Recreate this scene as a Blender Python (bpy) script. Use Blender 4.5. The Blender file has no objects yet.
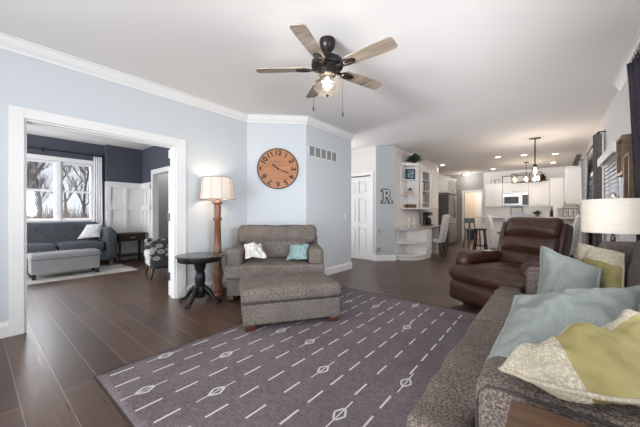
import bpy, bmesh, math, random
from mathutils import Vector, Matrix, noise

PI = math.pi
S = bpy.context.scene
C = S.collection

# ------------------------------------------------------------------ camera, world, big lights, exposure
CAMH, YAW, FPX = 1.13, math.radians(39.1), 284.0
cam_d = bpy.data.cameras.new('camera')
cam_d.sensor_width = 36.0
cam_d.lens = 36.0 * FPX / 640.0
cam_d.clip_start, cam_d.clip_end = 0.05, 300
cam = bpy.data.objects.new('camera', cam_d)
cam.location = (0, 0, CAMH)
cam.rotation_euler = (PI / 2, 0, YAW)
C.objects.link(cam)
S.camera = cam

w = bpy.data.worlds.new('overcast_sky')
S.world = w
w.use_nodes = True
bg = w.node_tree.nodes['Background']
bg.inputs[0].default_value = (0.92, 0.96, 1.0, 1)
bg.inputs[1].default_value = 0.9

S.view_settings.view_transform = 'Standard'
S.view_settings.look = 'None'
S.view_settings.gamma = 1
S.view_settings.use_curve_mapping = False
S.view_settings.exposure = 0.3


def light(kind, name, loc, power, color=(1, 1, 1), size=None, rot=(0, 0, 0), spot=None, radius=None):
    d = bpy.data.lights.new(name, kind)
    d.energy = power
    d.color = color
    if kind == 'AREA':
        d.shape = 'RECTANGLE'
        d.size, d.size_y = size
    if kind == 'SPOT':
        d.spot_size, d.spot_blend = spot, 0.6
    if radius is not None and kind != 'AREA':
        d.shadow_soft_size = radius
    o = bpy.data.objects.new(name, d)
    o.location = loc
    o.rotation_euler = rot
    C.objects.link(o)
    return o


DAY = (0.96, 0.98, 1.0)
# added fill lights, plus daylight through the sofa window and sitting-room windows
UP = math.radians(10)      # upward tilt chosen to brighten the ceilings
lp_ = light('AREA', 'rear_fill', (-1.2, -1.72, 1.25), 82, DAY, (2.8, 2.1), (PI / 2 + UP * 1.7, 0, 0))  # unseen rear fill, made up to light the living room evenly
lp_.data.spread = math.radians(140)
lb_ = light('AREA', 'ceiling_fill', (-0.9, -1.70, 1.75), 17, DAY, (2.2, 0.8), (PI / 2 + math.radians(8.5), 0, 0))  # narrow fill beam added to lift the ceiling deeper in the room
lb_.data.spread = math.radians(24)
light('AREA', 'daylight_sofa_window', (2.3, 0.9, 1.65), 230, DAY, (1.6, 2.6), (0, PI / 2 + UP * 0.4, math.radians(-33)))
light('AREA', 'daylight_sitting_room', (-9.6, 0.3, 3.6), 330, DAY, (3.5, 2.0), (0, math.radians(-55), 0))
light('AREA', 'sitting_fill', (-6.1, -1.72, 1.3), 130, DAY, (2.6, 1.8), (PI / 2 + UP * 2, 0, 0))  # fill added from behind to brighten the sitting-room ceiling
le_ = light('AREA', 'hall_end_fill', (-5.42, 5.35, 1.3), 26, DAY, (1.9, 0.7), (0, -PI / 2 - math.radians(12), math.radians(-8)))  # hidden hall-end fill added to brighten the dining ceiling
le_.data.spread = math.radians(120)
light('AREA', 'passage_fill', (-7.6, 3.4, 2.6), 8, DAY, (0.8, 0.6), (0, 0, 0))  # fill added to keep the passage from going black; no fixture there


# ------------------------------------------------------------------ pixel helpers (where the camera rays land in the room)
_s, _c = math.sin(YAW), math.cos(YAW)


def at(px, py, t):
    r = (px - 320) / FPX
    return Vector(((-_s + _c * r) * t, (_c + _s * r) * t, CAMH - (py - 213.5) * t / FPX))


# ------------------------------------------------------------------ materials
def mat(name, col=(0.8, 0.8, 0.8), rough=0.5, metal=0.0, **kw):
    m = bpy.data.materials.new(name)
    m.use_nodes = True
    b = m.node_tree.nodes['Principled BSDF']
    b.inputs['Base Color'].default_value = (*col, 1)
    b.inputs['Roughness'].default_value = rough
    b.inputs['Metallic'].default_value = metal
    for k, v in kw.items():
        b.inputs[k.replace('_', ' ')].default_value = v
    return m


def N(m, t, **kw):
    n = m.node_tree.nodes.new(t)
    for k, v in kw.items():
        setattr(n, k, v)
    return n


def L(m, a, b):
    m.node_tree.links.new(a, b)


def B(m):
    return m.node_tree.nodes['Principled BSDF']


def coords(m, scale=(1, 1, 1)):
    tc = N(m, 'ShaderNodeTexCoord')
    mp = N(m, 'ShaderNodeMapping')
    mp.inputs['Scale'].default_value = scale
    L(m, tc.outputs['Object'], mp.inputs['Vector'])
    return mp.outputs['Vector']


def noisetex(m, vec, scale, detail=3, rough=0.6):
    n = N(m, 'ShaderNodeTexNoise')
    n.inputs['Scale'].default_value = scale
    n.inputs['Detail'].default_value = detail
    n.inputs['Roughness'].default_value = rough
    L(m, vec, n.inputs['Vector'])
    return n.outputs['Fac']


def ramp(m, fac, stops):
    r = N(m, 'ShaderNodeValToRGB')
    e = r.color_ramp.elements
    while len(e) < len(stops):
        e.new(0.5)
    for i, (p, c) in enumerate(stops):
        e[i].position = p
        e[i].color = (*c, 1)
    L(m, fac, r.inputs['Fac'])
    return r.outputs['Color']


def bump(m, h, strength, dist=0.01):
    bn = N(m, 'ShaderNodeBump')
    bn.inputs['Strength'].default_value = strength
    bn.inputs['Distance'].default_value = dist
    L(m, h, bn.inputs['Height'])
    L(m, bn.outputs['Normal'], B(m).inputs['Normal'])


def mixc(m, fac, a, b, mode='MIX'):
    x = N(m, 'ShaderNodeMix', data_type='RGBA', blend_type=mode)
    if isinstance(fac, (int, float)):
        x.inputs[0].default_value = fac
    else:
        L(m, fac, x.inputs[0])
    for sock, v in ((x.inputs[6], a), (x.inputs[7], b)):
        if isinstance(v, tuple):
            sock.default_value = (*v, 1)
        else:
            L(m, v, sock)
    return x.outputs[2]


def tweed(name, dark, mid, lite, scale=130, rough=0.95, st=0.5):
    m = mat(name, mid, rough)
    v = coords(m)
    n1 = noisetex(m, v, scale, 2, 0.7)
    col = ramp(m, n1, [(0.30, dark), (0.5, mid), (0.70, lite)])
    big = noisetex(m, v, 5, 2)
    col = mixc(m, ramp(m, big, [(0.3, (0.25,) * 3), (0.7, (0, 0, 0))]), col, dark)
    L(m, col, B(m).inputs['Base Color'])
    bump(m, n1, st, 0.004)
    B(m).inputs['Specular IOR Level'].default_value = 0.12
    return m


def woodmat(name, c1, c2, axis=0, rough=0.45, scale=1.0, dark=None):
    m = mat(name, c1, rough)
    sc = [14 * scale] * 3
    sc[axis] = 1.2 * scale
    v = coords(m, tuple(sc))
    n = noisetex(m, v, 1.6, 5, 0.65)
    stops = [(0.3, c1), (0.68, c2)]
    if dark:
        stops = [(0.25, dark), (0.38, c1), (0.7, c2)]
    L(m, ramp(m, n, stops), B(m).inputs['Base Color'])
    bump(m, n, 0.15, 0.004)
    return m


def painted(name, col, rough=0.55, grain=0.08, sc=60):
    m = mat(name, col, rough)
    v = coords(m)
    n = noisetex(m, v, sc, 3)
    bump(m, n, grain, 0.003)
    return m


def glassmat(name, tint=(1, 1, 1), gloss=0.08):
    m = bpy.data.materials.new(name)
    m.use_nodes = True
    nt = m.node_tree
    nt.nodes.remove(nt.nodes['Principled BSDF'])
    out = nt.nodes['Material Output']
    tr, gl, mx = N(m, 'ShaderNodeBsdfTransparent'), N(m, 'ShaderNodeBsdfGlossy'), N(m, 'ShaderNodeMixShader')
    tr.inputs[0].default_value = (*tint, 1)
    gl.inputs['Roughness'].default_value = 0.05
    mx.inputs[0].default_value = gloss
    L(m, tr.outputs[0], mx.inputs[1])
    L(m, gl.outputs[0], mx.inputs[2])
    L(m, mx.outputs[0], out.inputs[0])
    return m


def shademat(name, col, trans=0.5):
    m = bpy.data.materials.new(name)
    m.use_nodes = True
    nt = m.node_tree
    nt.nodes.remove(nt.nodes['Principled BSDF'])
    out = nt.nodes['Material Output']
    df, tl, mx = N(m, 'ShaderNodeBsdfDiffuse'), N(m, 'ShaderNodeBsdfTranslucent'), N(m, 'ShaderNodeMixShader')
    v = coords(m, (1, 1, 120))
    n = noisetex(m, v, 3, 2)
    c = ramp(m, n, [(0.3, tuple(x * 0.9 for x in col)), (0.7, col)])
    L(m, c, df.inputs[0])
    L(m, c, tl.inputs[0])
    mx.inputs[0].default_value = trans
    L(m, df.outputs[0], mx.inputs[1])
    L(m, tl.outputs[0], mx.inputs[2])
    L(m, mx.outputs[0], out.inputs[0])
    return m


def glow(name, col, strength):
    return mat(name, col, 0.5, **{'Emission_Color': (*col, 1), 'Emission_Strength': strength})


def floor_material():
    m = mat('dark_plank_floor', (0.08, 0.055, 0.045), 0.32)
    v = coords(m)
    br = N(m, 'ShaderNodeTexBrick')
    br.offset = 0.37
    br.inputs['Scale'].default_value = 1.0
    br.inputs['Brick Width'].default_value = 1.75
    br.inputs['Row Height'].default_value = 0.185
    br.inputs['Mortar Size'].default_value = 0.0022
    br.inputs['Mortar Smooth'].default_value = 0.3
    br.inputs['Bias'].default_value = 0.0
    br.inputs['Color1'].default_value = (0.058, 0.031, 0.021, 1)
    br.inputs['Color2'].default_value = (0.110, 0.063, 0.043, 1)
    br.inputs['Mortar'].default_value = (0.30, 0.22, 0.17, 1)
    L(m, v, br.inputs['Vector'])
    g = N(m, 'ShaderNodeMapping')
    g.inputs['Scale'].default_value = (1.6, 22, 1)
    tc = N(m, 'ShaderNodeTexCoord')
    L(m, tc.outputs['Object'], g.inputs['Vector'])
    n = noisetex(m, g.outputs['Vector'], 2.2, 6, 0.7)
    gr = ramp(m, n, [(0.28, (0.50, 0.50, 0.50)), (0.72, (1.35, 1.3, 1.25))])
    col = mixc(m, 1.0, br.outputs['Color'], gr, 'MULTIPLY')
    L(m, col, B(m).inputs['Base Color'])
    rr = ramp(m, n, [(0.3, (0.26,) * 3), (0.7, (0.40,) * 3)])
    L(m, rr, B(m).inputs['Roughness'])
    bump(m, br.outputs['Fac'], -0.25, 0.002)
    return m


def rug_material():
    m = mat('faded_plum_weave', (0.16, 0.14, 0.155), 0.95)
    v = coords(m)
    n1 = noisetex(m, coords(m, (150, 18, 1)), 1, 3, 0.7)
    n2 = noisetex(m, coords(m, (18, 150, 1)), 1, 3, 0.7)
    a = ramp(m, n1, [(0.35, (0.080, 0.066, 0.071)), (0.65, (0.240, 0.206, 0.216))])
    b2 = ramp(m, n2, [(0.35, (0.085, 0.071, 0.077)), (0.65, (0.265, 0.230, 0.242))])
    col = mixc(m, 0.5, a, b2)
    big = noisetex(m, v, 2.2, 3)
    col = mixc(m, 1.0, col, ramp(m, big, [(0.3, (0.82, 0.80, 0.82)), (0.7, (1.1, 1.1, 1.1))]), 'MULTIPLY')
    L(m, col, B(m).inputs['Base Color'])
    bump(m, n1, 0.25, 0.002)
    B(m).inputs['Specular IOR Level'].default_value = 0.15
    return m


def lace_material():
    # olive cloth with an ivory lace band on two sides, laid out in the pillow's own coordinates (UV)
    m = mat('olive_and_lace', (0.42, 0.40, 0.22), 0.8)
    uv = N(m, 'ShaderNodeUVMap')
    sep = N(m, 'ShaderNodeSeparateXYZ')
    L(m, uv.outputs['UV'], sep.inputs[0])

    def lt(sock, val, op='LESS_THAN'):
        x = N(m, 'ShaderNodeMath', operation=op)
        L(m, sock, x.inputs[0])
        x.inputs[1].default_value = val
        return x.outputs[0]
    mx = N(m, 'ShaderNodeMath', operation='MAXIMUM')
    L(m, lt(sep.outputs[0], 0.29), mx.inputs[0])
    L(m, lt(sep.outputs[1], 0.70, 'GREATER_THAN'), mx.inputs[1])
    vor = N(m, 'ShaderNodeTexVoronoi')
    vor.inputs['Scale'].default_value = 140
    L(m, coords(m), vor.inputs['Vector'])
    lace = ramp(m, vor.outputs['Distance'], [(0.2, (0.56, 0.51, 0.42)), (0.6, (0.36, 0.32, 0.24))])
    big = noisetex(m, coords(m), 26, 2)
    lace = mixc(m, ramp(m, big, [(0.45, (0, 0, 0)), (0.6, (0.6,) * 3)]), lace, (0.36, 0.32, 0.25))
    vn = noisetex(m, coords(m, (6, 6, 6)), 1.5, 3)
    olive = ramp(m, vn, [(0.3, (0.215, 0.18, 0.068)), (0.7, (0.325, 0.28, 0.13))])
    L(m, mixc(m, mx.outputs[0], olive, lace), B(m).inputs['Base Color'])
    bump(m, vor.outputs['Distance'], 0.15, 0.002)
    B(m).inputs['Specular IOR Level'].default_value = 0.15
    return m


def leaf_material():
    m = mat('leaf_print_fabric', (0.05, 0.05, 0.055), 0.85)
    vor = N(m, 'ShaderNodeTexVoronoi')
    vor.inputs['Scale'].default_value = 1
    L(m, coords(m, (8, 7, 11)), vor.inputs['Vector'])
    L(m, ramp(m, vor.outputs['Distance'], [(0.10, (0.10, 0.09, 0.09)), (0.15, (0.42, 0.40, 0.38)), (0.40, (0.30, 0.28, 0.27)), (0.44, (0.045, 0.045, 0.05))]), B(m).inputs['Base Color'])
    return m


def squiggle_material(name, base, ink, scale=14):
    m = mat(name, base, 0.85)
    wv = N(m, 'ShaderNodeTexNoise')
    wv.inputs['Scale'].default_value = scale
    wv.inputs['Detail'].default_value = 1.5
    wv.inputs['Distortion'].default_value = 1.5
    L(m, coords(m), wv.inputs['Vector'])
    L(m, ramp(m, wv.outputs['Fac'], [(0.44, base), (0.48, ink), (0.53, base)]), B(m).inputs['Base Color'])
    return m


M = {}
M['wall'] = painted('pale_blue_grey_wall', (0.60, 0.640, 0.672), 0.75)
M['hallwall'] = painted('warm_white_wall', (0.70, 0.685, 0.68), 0.75)
M['rwall'] = painted('cool_grey_wall', (0.47, 0.50, 0.52), 0.75)
M['greywall'] = painted('mid_grey_wall', (0.30, 0.305, 0.315), 0.75)
M['charcoal'] = painted('charcoal_blue_wall', (0.070, 0.075, 0.100), 0.7)
M['taupe'] = painted('taupe_wall', (0.50, 0.48, 0.46), 0.75)
M['creamwall'] = painted('cream_wall', (0.76, 0.69, 0.60), 0.75)
M['ceiling'] = painted('ceiling_paint', (0.765, 0.74, 0.73), 0.85, 0.25, 25)
M['trim'] = mat('white_trim', (0.80, 0.80, 0.80), 0.4)
M['cab'] = mat('white_cabinet_paint', (0.78, 0.765, 0.75), 0.38)
M['floor'] = floor_material()
M['rug'] = rug_material()
M['cream'] = mat('cream_yarn', (0.66, 0.63, 0.60), 0.95)
M['fringe'] = mat('dark_rug_edge', (0.03, 0.03, 0.035), 0.95)
M['tweed'] = tweed('grey_taupe_tweed', (0.050, 0.041, 0.035), (0.180, 0.156, 0.138), (0.35, 0.31, 0.28), 125, 0.95, 0.8)
M['sofa'] = tweed('brown_grey_chenille', (0.050, 0.039, 0.033), (0.165, 0.134, 0.118), (0.34, 0.288, 0.26), 150, 0.95, 0.8)
M['sofaback'] = tweed('brown_grey_back', (0.055, 0.044, 0.041), (0.125, 0.103, 0.096), (0.21, 0.178, 0.167), 120)
M['pipe'] = mat('dark_piping', (0.060, 0.047, 0.042), 0.9)
M['leather'] = mat('chocolate_leather', (0.052, 0.019, 0.013), 0.42)
_v = coords(M['leather'])
_n = noisetex(M['leather'], _v, 4.5, 3)
L(M['leather'], ramp(M['leather'], _n, [(0.3, (0.030, 0.0115, 0.0072)), (0.7, (0.064, 0.026, 0.016))]), B(M['leather']).inputs['Base Color'])
bump(M['leather'], noisetex(M['leather'], _v, 26, 4), 0.35, 0.01)
M['teal'] = tweed('dusty_teal_cotton', (0.200, 0.222, 0.208), (0.240, 0.264, 0.247), (0.28, 0.305, 0.287), 160, 0.9, 0.3)
M['aqua'] = tweed('aqua_cotton', (0.16, 0.27, 0.285), (0.27, 0.40, 0.41), (0.44, 0.57, 0.57), 40, 0.9, 0.2)
M['lace'] = lace_material()
M['whiteprint'] = squiggle_material('white_cloth_grey_print', (0.74, 0.73, 0.70), (0.32, 0.33, 0.33), 13)
M['blackwood'] = mat('black_painted_wood', (0.010, 0.010, 0.011), 0.36, 0.0, **{'Specular_IOR_Level': 0.25})
M['tabletop'] = woodmat('worn_black_tabletop', (0.022, 0.018, 0.017), (0.075, 0.058, 0.05), 0, 0.22)
M['walnut'] = woodmat('red_brown_turned_wood', (0.13, 0.050, 0.022), (0.27, 0.115, 0.055), 2, 0.35)
M['redwood'] = woodmat('dark_cherry_wood', (0.045, 0.012, 0.007), (0.085, 0.026, 0.014), 0, 0.35)
M['brownwood'] = woodmat('rustic_brown_wood', (0.075, 0.038, 0.020), (0.165, 0.092, 0.050), 0, 0.5, 1, (0.03, 0.016, 0.01))
M['barn'] = woodmat('weathered_fan_wood', (0.15, 0.115, 0.085), (0.36, 0.30, 0.24), 0, 0.55, 0.9, (0.04, 0.03, 0.024))
M['clockwood'] = woodmat('honey_clock_wood', (0.34, 0.135, 0.055), (0.50, 0.225, 0.105), 0, 0.5)
M['bronze'] = mat('dark_bronze_metal', (0.022, 0.018, 0.018), 0.38, 0.7)
M['black'] = mat('black_metal', (0.012, 0.012, 0.014), 0.4)
M['ink'] = mat('black_ink', (0.02, 0.012, 0.01), 0.7)
M['steel'] = mat('brushed_steel', (0.36, 0.36, 0.37), 0.36, 0.8)
M['steeldark'] = mat('fridge_side_grey', (0.105, 0.10, 0.098), 0.45, 0.2)
M['nickel'] = mat('satin_nickel', (0.50, 0.49, 0.47), 0.35, 0.8)
M['darkglass'] = mat('dark_oven_glass', (0.02, 0.02, 0.022), 0.3, 0.0, **{'Specular_IOR_Level': 0.2})
M['glass'] = glassmat('clear_window_glass', (0.97, 0.98, 1.0), 0.06)
M['globe'] = glassmat('clear_globe_glass', (0.93, 0.91, 0.89), 0.16)
M['seeded'] = glassmat('seeded_globe_glass', (0.95, 0.92, 0.88), 0.12)
_nt = M['seeded'].node_tree
_mx = [n for n in _nt.nodes if n.type == 'MIX_SHADER'][0]
_tl, _m2 = N(M['seeded'], 'ShaderNodeBsdfTranslucent'), N(M['seeded'], 'ShaderNodeMixShader')
_tl.inputs[0].default_value = (1, 0.96, 0.9, 1)
_m2.inputs[0].default_value = 0.035
L(M['seeded'], _mx.outputs[0], _m2.inputs[1])
L(M['seeded'], _tl.outputs[0], _m2.inputs[2])
L(M['seeded'], _m2.outputs[0], _nt.nodes['Material Output'].inputs[0])
M['shade'] = shademat('cream_lamp_shade', (0.92, 0.87, 0.82), 0.40)
M['shade2'] = shademat('ivory_drum_shade', (0.88, 0.86, 0.82), 0.35)
M['bulb'] = glow('lit_bulb', (1.0, 0.80, 0.55), 14)
M['can'] = glow('lit_downlight', (1.0, 0.93, 0.82), 9)
M['opal'] = glow('lit_opal_glass', (1.0, 0.90, 0.78), 1.6)
M['curtaindark'] = tweed('charcoal_curtain', (0.022, 0.019, 0.025), (0.036, 0.032, 0.041), (0.052, 0.047, 0.058), 60, 0.8, 0.1)
M['curtaingrey'] = tweed('slate_curtain', (0.07, 0.067, 0.07), (0.115, 0.112, 0.117), (0.16, 0.158, 0.165), 70, 0.85, 0.1)
M['curtainblue'] = tweed('grey_curtain', (0.20, 0.20, 0.22), (0.30, 0.305, 0.335), (0.38, 0.39, 0.42), 60, 0.85, 0.1)
M['sheer'] = shademat('white_sheer_cloth', (0.93, 0.94, 0.95), 0.15)
M['slat'] = mat('white_blind_slat', (0.74, 0.74, 0.75), 0.5)
M['granite'] = mat('beige_granite', (0.5, 0.45, 0.4), 0.25)
_n = noisetex(M['granite'], coords(M['granite']), 55, 4, 0.8)
L(M['granite'], ramp(M['granite'], _n, [(0.35, (0.20, 0.16, 0.13)), (0.5, (0.52, 0.46, 0.40)), (0.65, (0.70, 0.65, 0.58))]), B(M['granite']).inputs['Base Color'])
M['counter'] = mat('pale_counter', (0.70, 0.66, 0.62), 0.25)
M['chaircloth'] = tweed('light_grey_linen', (0.42, 0.41, 0.41), (0.56, 0.55, 0.55), (0.68, 0.67, 0.67), 40, 0.9, 0.2)
M['slatesofa'] = tweed('slate_blue_upholstery', (0.045, 0.052, 0.060), (0.082, 0.092, 0.104), (0.125, 0.138, 0.152), 90)
M['greyotto'] = tweed('light_grey_upholstery', (0.20, 0.20, 0.21), (0.30, 0.30, 0.31), (0.40, 0.40, 0.41), 90)
M['palerug'] = squiggle_material('faded_pale_rug', (0.40, 0.375, 0.345), (0.26, 0.24, 0.225), 9)
M['leafprint'] = leaf_material()
M['linenprint'] = squiggle_material('pale_line_print', (0.62, 0.62, 0.61), (0.25, 0.25, 0.26), 16)
M['espresso'] = mat('espresso_wood', (0.035, 0.020, 0.014), 0.4)
M['green'] = mat('dark_green_leaf', (0.035, 0.07, 0.03), 0.55)
M['bluepic'] = mat('blue_picture', (0.06, 0.13, 0.22), 0.4)
_n = noisetex(M['bluepic'], coords(M['bluepic']), 14, 2)
L(M['bluepic'], ramp(M['bluepic'], _n, [(0.4, (0.02, 0.045, 0.09)), (0.6, (0.22, 0.36, 0.47))]), B(M['bluepic']).inputs['Base Color'])
M['terracotta'] = mat('blush_pot', (0.62, 0.42, 0.33), 0.7)
M['white'] = mat('white_ceramic', (0.82, 0.81, 0.79), 0.3)
M['letter'] = mat('aged_letter_face', (0.50, 0.49, 0.47), 0.7)
M['paper'] = mat('print_paper', (0.72, 0.70, 0.67), 0.7)
M['snow'] = painted('snow', (0.80, 0.83, 0.88), 0.9, 0.6, 3)
M['bark'] = woodmat('grey_bark', (0.15, 0.125, 0.11), (0.30, 0.265, 0.24), 2, 0.9)
M['brush'] = mat('dry_brush', (0.34, 0.25, 0.19), 0.9)
M['greymetal'] = mat('grey_blue_metal', (0.14, 0.155, 0.17), 0.45, 0.3)
M['bin'] = mat('navy_plastic', (0.03, 0.05, 0.11), 0.5)
M['tan'] = mat('tan_cloth', (0.32, 0.20, 0.12), 0.9)
M['tile'] = mat('white_backsplash', (0.72, 0.71, 0.70), 0.3)
M['vent'] = mat('vent_grey', (0.30, 0.31, 0.31), 0.5)


# ------------------------------------------------------------------ mesh builder
def frame(loc=(0, 0, 0), rz=0.0, rx=0.0, ry=0.0):
    return Matrix.Translation(loc) @ Matrix.Rotation(rz, 4, 'Z') @ Matrix.Rotation(ry, 4, 'Y') @ Matrix.Rotation(rx, 4, 'X')


class MB:
    def __init__(self):
        self.bm = bmesh.new()
        self.mi = 0

    def _take(self, b2, T=None, smooth=None):
        for f in b2.faces:
            f.material_index = self.mi
            if smooth is not None:
                f.smooth = smooth
        if T is not None:
            b2.transform(T)
        me = bpy.data.meshes.new('tmp')
        b2.to_mesh(me)
        b2.free()
        self.bm.from_mesh(me)
        bpy.data.meshes.remove(me)
        return self

    def raw(self, verts, faces, T=None, smooth=False):
        b2 = bmesh.new()
        vs = [b2.verts.new(v) for v in verts]
        for f in faces:
            try:
                b2.faces.new([vs[i] for i in f])
            except ValueError:
                pass
        bmesh.ops.recalc_face_normals(b2, faces=b2.faces)
        return self._take(b2, T, smooth)

    def box(self, lo, hi, bev=0.0, T=None, seg=2):
        b2 = bmesh.new()
        bmesh.ops.create_cube(b2, size=1)
        lo, hi = Vector(lo), Vector(hi)
        for v in b2.verts:
            v.co = Vector([(lo[i] + hi[i]) / 2 + v.co[i] * (hi[i] - lo[i]) for i in range(3)])
        if bev > 0:
            bev = min(bev, 0.49 * min(abs(hi[i] - lo[i]) for i in range(3)))
            bmesh.ops.bevel(b2, geom=list(b2.edges), offset=bev, segments=seg, profile=0.5, affect='EDGES')
        return self._take(b2, T, False)

    def rbox(self, lo, hi, r=0.05, puff=(0, 0, 0), T=None, k=5, arc=4, amp=0.0, seed=0, nf=4.0):
        """soft rounded box: puff = how far each pair of faces bulges in its middle"""
        lo, hi = Vector(lo), Vector(hi)
        ce, h = (lo + hi) / 2, (hi - lo) / 2
        r = min(r, 0.98 * min(h))
        ax = []
        for i in range(3):
            inner = h[i] - r
            ps = [-h[i] + r * (1 - math.cos(PI / 2 * j / arc)) * 1.0 for j in range(arc)]
            mids = [-inner + 2 * inner * j / k for j in range(k + 1)]
            ax.append(ps + mids + [-p for p in reversed(ps)])
        n = len(ax[0])
        idx, verts, faces = {}, [], []

        def V(i, j, kk):
            key = (i, j, kk)
            if key not in idx:
                p = Vector((ax[0][i], ax[1][j], ax[2][kk]))
                q = Vector([max(-(h[a] - r), min(h[a] - r, p[a])) for a in range(3)])
                d = p - q
                nrm = d.normalized() if d.length > 1e-9 else Vector((0, 0, 1))
                p = q + nrm * r
                for a in range(3):
                    if puff[a]:
                        f = 1.0
                        for b in range(3):
                            if b != a:
                                f *= max(0.0, 1 - (abs(p[b]) / h[b]) ** 2.2)
                        p[a] += puff[a] * f * (p[a] / h[a])
                if amp:
                    p += nrm * amp * noise.noise(p * nf + Vector((seed * 3.1, seed * 1.7, 0)))
                idx[key] = len(verts)
                verts.append(p + ce)
            return idx[key]
        for a in range(n - 1):
            for b in range(n - 1):
                for e in (0, n - 1):
                    for q4 in ([(e, a, b), (e, a + 1, b), (e, a + 1, b + 1), (e, a, b + 1)],
                               [(a, e, b), (a + 1, e, b), (a + 1, e, b + 1), (a, e, b + 1)],
                               [(a, b, e), (a + 1, b, e), (a + 1, b + 1, e), (a, b + 1, e)]):
                        faces.append([V(*t) for t in q4])
        return self.raw(verts, faces, T, True)

    def tube(self, pts, r, seg=8, T=None, closed=False):
        pts = [Vector(p) for p in pts]
        n = len(pts)
        rs = r if isinstance(r, (list, tuple)) else [r] * n
        verts, faces = [], []
        up = Vector((0, 0, 1))
        for i, p in enumerate(pts):
            if closed:
                d = pts[(i + 1) % n] - pts[i - 1]
            else:
                d = pts[min(i + 1, n - 1)] - pts[max(i - 1, 0)]
            d.normalize()
            a = d.cross(up)
            if a.length < 0.05:
                a = d.cross(Vector((0, 1, 0)))
            a.normalize()
            b = d.cross(a)
            for j in range(seg):
                t = 2 * PI * j / seg
                verts.append(p + (a * math.cos(t) + b * math.sin(t)) * rs[i])
        for i in range(n if closed else n - 1):
            for j in range(seg):
                i2 = (i + 1) % n
                faces.append([i * seg + j, i * seg + (j + 1) % seg, i2 * seg + (j + 1) % seg, i2 * seg + j])
        if not closed:
            faces.append(list(range(seg)))
            faces.append([(n - 1) * seg + j for j in range(seg)])
        return self.raw(verts, faces, T, True)

    def lathe(self, prof, at_=(0, 0, 0), seg=24, T=None, sx=1.0, sy=1.0, smooth=True, closed=True):
        verts, faces = [], []
        n = len(prof)
        for r, z in prof:
            for j in range(seg):
                t = 2 * PI * (j + 0.5) / seg
                verts.append(Vector((at_[0] + r * sx * math.cos(t), at_[1] + r * sy * math.sin(t), at_[2] + z)))
        for i in range(n - 1):
            for j in range(seg):
                faces.append([i * seg + j, i * seg + (j + 1) % seg, (i + 1) * seg + (j + 1) % seg, (i + 1) * seg + j])
        if closed:
            faces.append(list(range(seg)))
            faces.append([(n - 1) * seg + j for j in range(seg)])
        b2 = bmesh.new()
        vs = [b2.verts.new(v) for v in verts]
        for f in faces:
            b2.faces.new([vs[i] for i in f])
        bmesh.ops.remove_doubles(b2, verts=b2.verts, dist=1e-5)
        bmesh.ops.recalc_face_normals(b2, faces=b2.faces)
        for f in b2.faces:
            f.smooth = smooth
        ang = math.radians(50)
        for e in b2.edges:
            if len(e.link_faces) == 2 and e.calc_face_angle(0) > ang:
                e.smooth = False
        return self._take(b2, T)

    def prism(self, poly, z0, z1, T=None, bev=0.0):
        n = len(poly)
        verts = [Vector((p[0], p[1], z0)) for p in poly] + [Vector((p[0], p[1], z1)) for p in poly]
        faces = [list(range(n)), [n + i for i in range(n)]] + [[i, (i + 1) % n, n + (i + 1) % n, n + i] for i in range(n)]
        b2 = bmesh.new()
        vs = [b2.verts.new(v) for v in verts]
        for f in faces:
            b2.faces.new([vs[i] for i in f])
        bmesh.ops.recalc_face_normals(b2, faces=b2.faces)
        if bev:
            es = [e for e in b2.edges if abs(e.verts[0].co.z - e.verts[1].co.z) < 1e-6]
            bmesh.ops.bevel(b2, geom=es, offset=bev, segments=2, profile=0.5, affect='EDGES')
        return self._take(b2, T, False)

    def pillow(self, TL, TR, BL, BR, thick, n=22, pinch=0.06, wr=0.01, seed=0):
        """a stuffed square cushion spanned by four corner points"""
        TL, TR, BL, BR = (Vector(v) for v in (TL, TR, BL, BR))
        nrm = (TR - TL).cross(BL - TL)
        nrm.normalize()
        verts, faces, uvs = [], [], []
        ce = (TL + TR + BL + BR) / 4
        for side in (1, -1):
            for i in range(n + 1):
                for j in range(n + 1):
                    u, v = i / n, j / n
                    a, b = 2 * u - 1, 2 * v - 1
                    ua = 0.5 + 0.5 * a * (1 - pinch * (1 - b * b))
                    vb = 0.5 + 0.5 * b * (1 - pinch * (1 - a * a))
                    p = (BL * (1 - ua) + BR * ua) * (1 - vb) + (TL * (1 - ua) + TR * ua) * vb
                    p = p + nrm * (0.6 * wr * noise.noise(p * 8 + Vector((seed, 0, 0))))
                    p = p + (TL - BL).normalized() * (0.35 * wr * noise.noise(p * 14 + Vector((0, seed, 0))))
                    prof = (max(0, 1 - abs(a) ** 2.0) ** 0.55) * (max(0, 1 - abs(b) ** 2.0) ** 0.55)
                    edge = min(1.0, 4 * min(1 - abs(a), 1 - abs(b)) + 0.15)
                    q = p * 9 + Vector((seed * 5.3, seed, side))
                    q2 = Vector((p.x * 26, p.y * 26, p.z * 14)) + Vector((seed, 0, 0))
                    fold = 1 - abs(noise.noise(Vector((p.x * 5 + seed, p.y * 5, p.z * 11)))) * 2.2
                    w_ = wr * edge * (noise.noise(q) + 0.45 * noise.noise(q2) - 0.9 * max(0, fold - 0.55) * (1 - prof * 0.4))
                    verts.append(p + nrm * (side * thick / 2 * prof + w_))
                    uvs.append((u, v))
        m = (n + 1) * (n + 1)
        for sd in (0, 1):
            for i in range(n):
                for j in range(n):
                    q = [sd * m + i * (n + 1) + j, sd * m + (i + 1) * (n + 1) + j, sd * m + (i + 1) * (n + 1) + j + 1, sd * m + i * (n + 1) + j + 1]
                    faces.append(q if sd == 0 else q[::-1])
        b2 = bmesh.new()
        vs = [b2.verts.new(v) for v in verts]
        uvl = b2.loops.layers.uv.new('UVMap')
        for f in faces:
            fc = b2.faces.new([vs[i] for i in f])
            for lp, i in zip(fc.loops, f):
                lp[uvl].uv = uvs[i]
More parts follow.
